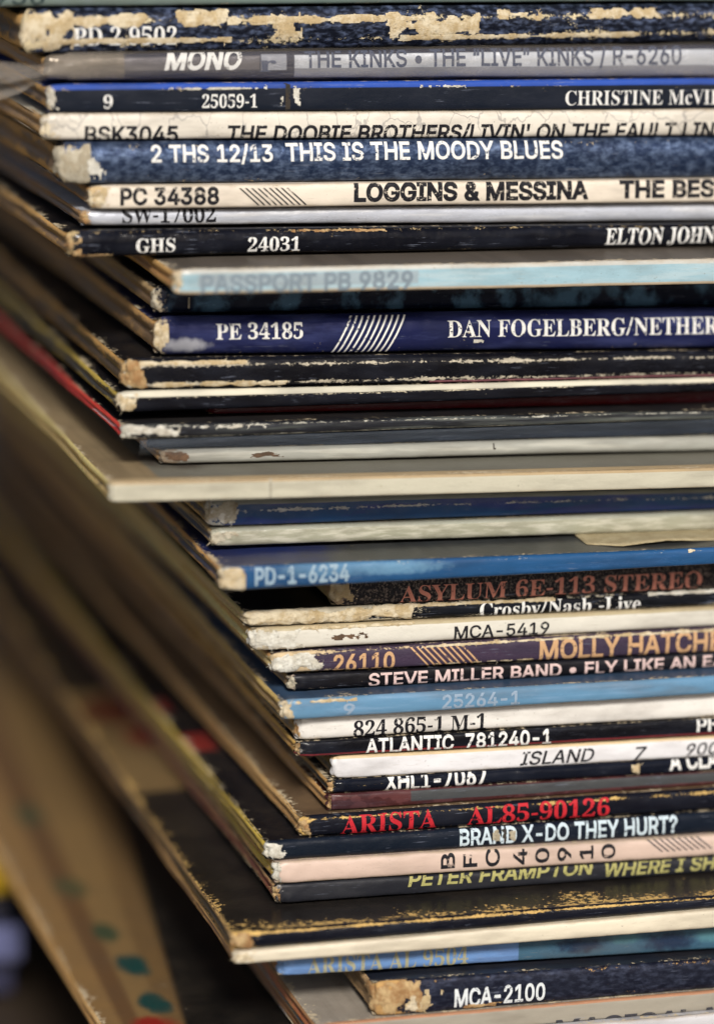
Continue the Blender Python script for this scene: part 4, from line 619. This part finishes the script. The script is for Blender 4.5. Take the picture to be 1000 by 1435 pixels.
# ---------------------------------------------------------------- objects
def link(name, me, mats, parent=None, loc=None):
    o = bpy.data.objects.new(name, me); COL.objects.link(o)
    for m in (mats if isinstance(mats, (list, tuple)) else [mats]): me.materials.append(m)
    if parent: o.parent = parent
    if loc is not None: o.location = loc
    return o
def mesh_from(name, V, F, UV=None, mi=None, smooth=True):
    me = bpy.data.meshes.new(name); me.from_pydata([tuple(c*MM for c in p) for p in V], [], F)
    if UV is not None:
        l = me.uv_layers.new(name='mm')
        for lo in me.loops: l.data[lo.index].uv = UV[lo.vertex_index]
    if mi is not None: me.polygons.foreach_set('material_index', mi)
    if smooth: me.polygons.foreach_set('use_smooth', [True]*len(me.polygons))
    me.update(); return me

NL, NR, NF = NODES
W = 313.0
def lerp(a, b, t): return a+(b-a)*t
class Rec:
    def __init__(s, key, seed):
        s.key = key; s.seed = seed; s.x0, s.p, s.z = REC[key]; st = s.st = STYLE[key]
        s.n = st.get('n', 2.6); s.b = st.get('b', .9); s.rc = st.get('rc', 1.3); s.hs = st.get('hs', .72); s.body = st.get('body', .88)
        s.o = Vector((s.x0, s.p, 0)); s.dent = st.get('dent', 1.0)
    def zz(s, X):
        z = s.z
        if X <= NR: t = (X-NL)/(NR-NL); a, b = lerp(z[0], z[2], t), lerp(z[1], z[3], t)
        else: t = min(1.3, (X-NR)/(NF-NR)); a, b = lerp(z[2], z[4], t), lerp(z[3], z[5], t)
        return a, b
    def mh(s, x, y=0.0):
        """mid height and half thickness over the footprint"""
        a, b = s.zz(s.x0+max(-3.0, x))
        return (a+b)/2, (a-b)/2
    def surf(s, u, v, off=0.0):
        rc = s.rc
        jx = .45*noise.noise(Vector((u*.035, s.seed*2.3, 5)))*min(1, max(0, -u-2)/12) if u < -2 else 0.0
        if u >= rc: P, N = (u, 0.0), (0.0, -1.0)
        elif u <= -rc: P, N = (jx, -u), (-1.0, 0.0)
        else:
            a = (u/rc+1)*math.pi/4; P, N = (rc-rc*math.cos(a), rc-rc*math.sin(a)), (-math.cos(a), -math.sin(a))
        m, h = s.mh(P[0])
        q = noise.noise(Vector((u*.045, s.seed*9.1, 0))); q2 = noise.noise(Vector((u*.30, s.seed*5.3, 2))); q3 = noise.noise(Vector((u*.9, v*1.3, s.seed*3.7)))
        k = min(1.0, max(0.0, (u+4.0)/7.0)); k = k*k*(3-2*k)
        hs = lerp(s.hs, 1.0, k)
        av = min(1.0, abs(v)); nn = lerp(2.0, s.n, k); bb = lerp(min(.7, s.b), s.b, k)
        cut = 1-(1-av**nn)**(1/nn)
        inset = bb*cut + (1-k)*.75*(1-av)**2*(.6+.8*abs(q)) + s.dent*(.10*q2*(1-av)+.07*q3) + (.5*max(0, 1-abs(u)/2.5)*(.5+q3)*s.dent)
        z = m + v*h*hs + s.dent*(.10*q + .035*q2)
        c = av**nn; sg = 1 if v > 0 else -1
        nx, ny, nz = N[0]*(1-c), N[1]*(1-c), sg*c
        l = math.sqrt(nx*nx+ny*ny+nz*nz) or 1
        return (P[0]-N[0]*inset+nx/l*off, P[1]-N[1]*inset+ny/l*off, z+nz/l*off)
def frange(a, b, d):
    n = max(1, round((b-a)/d)); return [a+(b-a)*i/n for i in range(n+1)]
U_SIDE = frange(-W, -60, 14)[:-1]+frange(-60, -6, 2.5)[:-1]+frange(-6, -1.5, .5)
U_FRONT = frange(-1.5, 4, .4)[:-1]+frange(4, 104, .7)[:-1]+frange(104, W, 8)
VS = [math.sin(math.radians(a)) for a in (-90, -78, -66, -54, -40, -27, -13, 0, 13, 27, 40, 54, 66, 78, 90)]

def strip(rec, us, off=0.0):
    V, UV, F = [], [], []; n = len(VS)
    for u in us:
        for v in VS: V.append(rec.surf(u, v, off)); UV.append((u, v))
    for i in range(len(us)-1):
        for j in range(n-1):
            a = i*n+j; F.append((a, a+n, a+n+1, a+1))
    return V, UV, F

def build_record(key, label, parts=True):
    st = STYLE[key]; rec = Rec(key, st['seed'])
    root = bpy.data.objects.new('record_sleeve', None); COL.objects.link(root)
    a, b = rec.zz(rec.x0); root.location = (rec.x0*MM, rec.p*MM, b*MM); root.empty_display_size = .02
    yj = st.get('yaw', 0) or .35*math.sin(st['seed']*5.1)
    if yj: root.rotation_euler.z = math.radians(yj)
    root['label'] = label; root['category'] = 'record'; root['group'] = 'record sleeves stacked in a tall pile'
    rec.root = root; rec.zb = b
    loc = (0, 0, -b*MM)
    # spine
    V, UV, F = strip(rec, U_FRONT)
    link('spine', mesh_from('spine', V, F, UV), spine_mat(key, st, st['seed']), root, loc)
    # cover: left edge, boards, far edges
    V, UV, F = strip(rec, U_SIDE); mi = [1]*len(F)
    xs = [.45, 1.5, 4, 8]+frange(15, W-.5, 15); ys = [rec.b, 2, 4, 8, 20, 60, 120, 200, W-.5]
    for sg in (1, -1):
        base = len(V)
        for x in xs:
            for y in ys:
                m, h = rec.mh(x)
                ky = min(1, max(0, (y-.8)/5)); kx = min(1, max(0, (x-.4)/7))
                k = lerp(1.0, rec.body, ky); k = min(k, lerp(rec.hs, rec.body, kx)) if y > 2.5 else lerp(lerp(rec.hs, 1, min(1, x/3)), k, .5)
                z = m+sg*h*k*.995+.04*noise.noise(Vector((x*.05, y*.05, rec.seed)))*st.get('dent', 1)
                if y < 1.6: z = m+sg*h*lerp(.9, .995, min(1, x/3))
                V.append((x, y, z)); UV.append((x, y))
        ny = len(ys)
        for i in range(len(xs)-1):
            for j in range(ny-1):
                q = base+i*ny+j; F.append((q, q+ny, q+ny+1, q+1) if sg > 0 else (q, q+1, q+ny+1, q+ny)); mi.append(0)
        if sg > 0: tb = base
    n = len(ys); L = len(xs)*n
    for i in range(len(xs)-1):                       # back edge
        a0 = tb+i*n+n-1; F.append((a0, a0+n, a0+n+L, a0+L)); mi.append(1)
    for j in range(n-1):                             # right edge
        a0 = tb+(len(xs)-1)*n+j; F.append((a0, a0+L, a0+L+1, a0+1)); mi.append(1)
    ms = cover_mat(key, st.get('top', st['c']), st.get('side', (.10, .08, .06)), st['seed'], st.get('art', ()), st.get('tr', .45), st.get('side2', TAN), st.get('art2'), st.get('gw', .3), st.get('p') if 'gw' in st else None)
    link('cover', mesh_from('cover', V, F, UV, mi), list(ms), root, loc)
    # printing
    for (s, fo, u0, u1, v0, v1, colr, o) in TEXTS.get(key, []):
        nm = 'printed_hatching' if fo == 'hatch' else ('catalogue_number' if any(c.isdigit() for c in s) else 'title_lettering')
        lettering(rec, s, fo, u0, u1, v0, v1, colr, o, nm, loc)
    for (s, fo, u0, u1, v0, v1, colr, o) in EXTRA.get(key, []): lettering(rec, s, fo, u0, u1, v0, v1, colr, o, 'printed_marks', loc)
    for f in FRAY.get(key, []): fray(rec, loc, *f)
    return rec

def lettering(rec, s, fo, u0, u1, v0, v1, colr, o, name, loc):
    V, F = [], []
    sl = o.get('sl', 0)
    h = abs(rec.mh(u0)[1]); capmm = (v1-v0)*h
    if fo == 'hatch':
        n = o['n']; w = (u1-u0)/(n+3.2); d = w*3.2
        for i in range(n):
            a = u0+i*w*1.0; wd = w*.36
            x0, x1 = (a, a+d) if sl > 0 else (a+d, a)
            k = len(V); V += [(x0, v0), (x0+wd, v0), (x1+wd, v1), (x1, v1)]; F.append((k, k+1, k+2, k+3))
    else:
        G = GLYPH['a' if fo != 'serif' else 'e']
        sc_ = 1/1000.0; x = 0.0; items = []
        for ch in s:
            if ch == ' ': x += .42 if fo != 'rot' else .25; continue
            adv, cs = G[ch]
            items.append((ch, x, adv*sc_, cs)); x += adv*sc_ if fo != 'rot' else 1.05
        xs = [it[1]+c[0]*sc_ for it in items for q in it[3] for c in q] if fo != 'rot' else [0, x-.25]
        lo, hi = min(xs), max(xs); kx = (u1-u0)/(hi-lo); bold = (o.get('b', 0)+(22 if fo != 'serif' else 4))*sc_
        for ch, px, adv, cs in items:
            P, E, C = [], [], []
            for q in cs:
                pts = [(a*sc_, b*sc_) for a, b in q]; m = len(pts); out = []
                for i in range(m):                       # embolden: move each point along its mitre
                    ax, ay = pts[i-1]; bx, by = pts[i]; cx, cy = pts[(i+1) % m]
                    e1 = Vector((bx-ax, by-ay)); e2 = Vector((cx-bx, cy-by))
                    if e1.length < 1e-6 or e2.length < 1e-6: out.append((bx, by)); continue
                    e1.normalize(); e2.normalize(); n1 = Vector((-e1.y, e1.x)); n2 = Vector((-e2.y, e2.x)); t = n1+n2
                    if t.length < .3: out.append((bx, by)); continue
                    t.normalize(); k = min(2.0, 1/max(.35, t.dot(n1))); out.append((bx+t.x*bold*k, by+t.y*bold*k))
                C.append(out)
            idx = 0; loops = []
            for q in C: P += [Vector(p) for p in q]; loops.append(list(range(idx, idx+len(q)))); idx += len(q)
            E = [(l[i], l[(i+1) % len(l)]) for l in loops for i in range(len(l))]
            vs, es, fs, *_ = delaunay_2d_cdt(P, E, [], 0, 1e-5)
            k = len(V)
            for p in vs:
                if fo == 'rot': V.append((u0+(px+(1-p.y)*.62)*kx, v0+(p.x-.05)/.85*(v1-v0)))
                else: V.append((u0+(px+p.x-lo)*kx+sl*p.y*capmm, v0+p.y*(v1-v0)))
            for f in fs:
                c = (vs[f[0]]+vs[f[1]]+vs[f[2]])/3; wn = 0
                for q in C:
                    m = len(q)
                    for i in range(m):
                        (ax, ay), (bx, by) = q[i], q[(i+1) % m]
                        if (ay > c.y) != (by > c.y) and c.x < (bx-ax)*(c.y-ay)/(by-ay)+ax: wn += 1 if by > ay else -1
                if wn: F.append(tuple(k+i for i in f))
    bm = bmesh.new(); vv = [bm.verts.new((a, b, 0)) for a, b in V]
    for f in F:
        try: bm.faces.new([vv[i] for i in f])
        except ValueError: pass
    for cutv in (-.95, .95):
        bmesh.ops.bisect_plane(bm, geom=bm.verts[:]+bm.edges[:]+bm.faces[:], plane_co=(0, cutv, 0), plane_no=(0, 1 if cutv > 0 else -1, 0), clear_outer=True)
    for i in range(-8, 9):
        bmesh.ops.bisect_plane(bm, geom=bm.verts[:]+bm.edges[:]+bm.faces[:], plane_co=(0, i*.11, 0), plane_no=(0, 1, 0))
    if fo == 'hatch' or sl:
        pass
    me = bpy.data.meshes.new(name); uvs = {}
    bm.verts.ensure_lookup_table(); lay = bm.loops.layers.uv.new('mm')
    for f in bm.faces:
        for l in f.loops: l[lay].uv = (l.vert.co.x, l.vert.co.y)
    for q in bm.verts: q.co = Vector(rec.surf(q.co.x, q.co.y, .035))*MM
    bmesh.ops.recalc_face_normals(bm, faces=bm.faces[:])
    bm.to_mesh(me); bm.free()
    ob = link(name, me, ink_mat(colr, o.get('wear', .385)), rec.root, loc)
    return ob

def fray(rec, loc, kind, u0, u1, v0, v1, thick=.35, thr=.0, freq=.6, name='torn_paper', fseed=0):
    """A lumpy patch of bare paper draped over the sleeve, ragged at its rim."""
    du = .22; us = frange(u0, u1, du); vs = frange(v0, v1, max(.04, (v1-v0)/34)); n = len(vs)
    V, UV, keep = [], [], []
    for u in us:
        for v in vs:
            a = min(1, (u-u0)/(u1-u0)*2, (u1-u)/(u1-u0)*2); b = min(1, (v-v0)/(v1-v0)*2, (v1-v)/(v1-v0)*2)
            rim = min(a, b) if u1-u0 < 14 else min(b, (u-u0)/3, (u1-u)/3)
            f = rim*1.5+1.15*noise.fractal(Vector((u*freq*1.25, v*freq*2.0, rec.seed+fseed*3.3)), .75, 2.2, 6)-.62-thr*1.1-6.0*max(0.0, .10-rim)
            k = max(0.0, min(1.0, f*2.2)); rag = noise.fractal(Vector((u*1.1, v*2.2, rec.seed+7)), .9, 2, 4)
            vv = max(-1.0, min(1.0, v))
            V.append(rec.surf(u, vv, (thick*.5*(.6*k+.4*k*k)*(.62+.38*rag) if f > 0 else -.05)+.015)); UV.append((u, v)); keep.append(f > -.04)
    F = []
    for i in range(len(us)-1):
        for j in range(n-1):
            a = i*n+j; q = (a, a+n, a+n+1, a+1)
            if all(keep[t] for t in q): F.append(q)
    rng = random.Random(int(rec.seed*100)+fseed)                # loose fibres standing off the torn paper
    good = [i for i, k_ in enumerate(keep) if k_]
    for _ in range(min(22, len(good)//30) if kind not in ('dark', 'rust') else 0):
        i = rng.choice(good); P = Vector(V[i]); N = (Vector(rec.surf(UV[i][0], max(-1, min(1, UV[i][1])), 1.0))-Vector(rec.surf(UV[i][0], max(-1, min(1, UV[i][1])), 0.0))).normalized()
        T = Vector((rng.uniform(-1, 1), rng.uniform(-.6, .3), rng.uniform(-1, 1))).normalized(); L_ = rng.uniform(.2, .7)*min(1.3, .6+thick); w_ = rng.uniform(.03, .08)
        S_ = T.cross(N); S_ = S_.normalized()*w_ if S_.length > .1 else Vector((w_, 0, 0))
        q0 = len(V)
        for t_ in (0, .5, 1):
            Q = P+T*L_*t_+N*(.06+L_*.35*math.sin(t_*2.6)); k2 = 1-t_*.8
            V += [tuple(Q-S_*k2), tuple(Q+S_*k2)]; UV += [UV[i]]*2
        F += [(q0, q0+1, q0+3, q0+2), (q0+2, q0+3, q0+5, q0+4)]
    if F:
        me = mesh_from(name, V, F, UV); bm = bmesh.new(); bm.from_mesh(me)
        bmesh.ops.delete(bm, geom=[v for v in bm.verts if not v.link_faces], context='VERTS'); bm.to_mesh(me); bm.free()
        link(name, me, M_FRAY[kind], rec.root, loc)

# ---------------------------------------------------------------- glyph outlines (cap height 1000)
GLYPH = {'a': {}, 'e': {}}
for ln in GLYPHS.strip('\n').split('\n'):
    h_, *cs_ = ln.split('|')
    GLYPH[h_[0]][h_[1]] = (int(h_[2:]), [[tuple(int(c) for c in p.split(',')) for p in q.split(' ')] for q in cs_])
# ---------------------------------------------------------------- the pile
zl, zr, zf = REC['dotted'][2][1], REC['dotted'][2][3], REC['dotted'][2][5]
for i, (k, dx) in enumerate((('spare1', 16), ('spare2', 22), ('spare3', 12))):
    h = 4.2; t = [z-.3-i*(h+.2) for z in (zl, zr, zf)]
    REC[k] = (REC['dotted'][0]+dx, REC['dotted'][1]+4+i*2, (t[0], t[0]-h, t[1], t[1]-h, t[2], t[2]-h))
recs = {k: build_record(k, LABELS[k]) for k in STYLE}

# plastic bag round the silver lettered record: wraps the spine, pinched flap to the left
def plastic_sheet(rec, us, prof, mat, name):
    V, F = [], []
    for u in us:
        row = prof(u); n = len(row); V += row
    for i in range(len(us)-1):
        for j in range(n-1):
            a = i*n+j; F.append((a, a+n, a+n+1, a+1))
    _, b = rec.zz(rec.x0)
    return link(name, mesh_from(name, V, F), mat, rec.root, (0, 0, -b*MM))
rk = recs['kinks']
def kp(u):
    out = []
    for j in range(15):
        v = -1+2*j/14
        w_ = noise.fractal(Vector((u*.10, v*2.2, 3.3)), .8, 2.0, 4)
        if u >= 4: P = rk.surf(u, v, .28+.16*w_)
        else:
            m, h = rk.mh(0); t = min(1.4, (4-u)/14)
            s = 1-.35*math.sin(min(1, t*1.8)*math.pi)+.8*max(0, t-.3)
            Q = rk.surf(4, v, .28); k = min(1, (4-u)/5)
            z = m+v*h*lerp(1, s, k)+k*(-2.2*t)+.5*w_*k
            y = lerp(Q[1], -.9+.8*math.sin(v*4+u*.3)+.7*w_-2*t*t, k)
            P = (u, y, z)
        out.append(P)
    return out
plastic_sheet(rk, frange(-16, 4, .6)[:-1]+frange(4, 110, .8)+frange(112, W, 8), kp, plastic_mat(.12, (.38, .34, .29), .16, 'cloudy_plastic', .20), 'plastic_bag')
rf = recs['frayed']
def fp(u):
    out = []; m, h = rf.mh(u)
    for j in range(12):
        t = j/11; w_ = noise.noise(Vector((u*.09, t*1.5, 8.8))); w2 = noise.noise(Vector((u*.25, t*3, 1.8)))
        out.append((u, -.15+1.9*t*t+.35*w_*t+.1*w2, m-h*1.02-2.6*t+.25*w_*t))
    return out
plastic_sheet(rf, frange(3, 110, 1)+frange(112, W, 8), fp, plastic_mat(.13, (.30, .36, .45), .12, 'hanging_plastic'), 'plastic_bag')

# loose scrap of tan inner paper lying on the royal blue sleeve
rb = recs['bluepd']; V, F = [], []
xs_ = frange(57, 100, 1.2)
for x in xs_:
    m, h = rb.mh(x)
    t = (x-57)/43; y0 = 3.0+5.5*abs(t-.12)**.8*(1 if t > .12 else 3.0)+.4*noise.noise(Vector((x*.5, 0, 0)))
    for y in (y0, y0+1.5, y0+6, 30): V.append((rb.x0+x, rb.p+y, m+h+.25+.25*math.sin(x*.3)*(y < y0+2)))
for i in range(len(xs_)-1):
    for j in range(3): a = i*4+j; F.append((a, a+4, a+5, a+1))
o = link('paper_scrap', mesh_from('paper_scrap', V, F), paper_mat('scrap_paper', (.42, .36, .22), (.34, .28, .16), 9))
sm = o.modifiers.new('thickness', 'SOLIDIFY'); sm.thickness = .00015
o['label'] = 'torn tan paper scrap lying on the royal blue sleeve at the right'; o['category'] = 'paper'

# ---------------------------------------------------------------- neighbours on the table, and the table
def side_record(x, y, z, h, side, top, yaw, label, key):
    STYLE[key] = dict(c=side, top=top, side=side, side2=side, seed=70+z)
    REC[key] = (x, y, (z+h, z, z+h, z, z+h, z)); LABELS[key] = label; STYLE[key]['yaw'] = yaw
    r = build_record(key, label); r.root['group'] = 'record sleeves on the table behind the pile'; return r
side_record(-359, 96, 14.5, 7.2, (.03, .03, .06), (.02, .02, .03), .1, 'thick black sleeve lying lowest in the small pile at the left', 'nb_black')
side_record(-358, 92, 21.9, 6.6, (.10, .11, .22), (.1, .11, .20), .1, 'pale blue-violet sleeve in the small pile behind the tall one', 'nb_violet')
side_record(-360, 97, 28.7, 2.8, (.02, .02, .03), (.02, .02, .02), .1, 'thin black sleeve between the violet and the yellow ones', 'nb_thin')
side_record(-358, 100, 31.7, 6.4, (.60, .38, .015), (.50, .32, .015), .1, 'bright yellow sleeve on top of the small pile at the left', 'nb_yellow')

zt = .0140
bm = bmesh.new(); bmesh.ops.create_cube(bm, size=1)
for v in bm.verts: v.co = Vector((v.co.x*2.4, v.co.y*1.6+.25, v.co.z*.03+zt-.015-.0006))
me = bpy.data.meshes.new('table'); bm.to_mesh(me); bm.free()
nt = NT('dark_wood'); tc = nt.n('ShaderNodeTexCoord').outputs['Object']
g = nt.noise(tc, (3, 60, 3), 2, 6, .6)
nt.put(nt.b.inputs['Base Color'], nt.mix(g, (.018, .012, .008), (.05, .035, .022))); nt.b.inputs['Roughness'].default_value = .5
nt.put(nt.b.inputs['Normal'], nt.bump(g, .3, .0005))
o = link('table_top', me, nt.m); o['kind'] = 'structure'
bm = bmesh.new(); bmesh.ops.create_grid(bm, x_segments=1, y_segments=1, size=25)
me = bpy.data.meshes.new('ground'); bm.to_mesh(me); bm.free()
nt = NT('paving'); tc = nt.n('ShaderNodeTexCoord').outputs['Object']
nt.put(nt.b.inputs['Base Color'], nt.mix(nt.noise(tc, (4, 4, 4), 1, 6), (.045, .042, .04), (.08, .075, .07))); nt.b.inputs['Roughness'].default_value = .9
o = link('ground', me, nt.m, loc=(0, 0, -.75)); o['kind'] = 'structure'
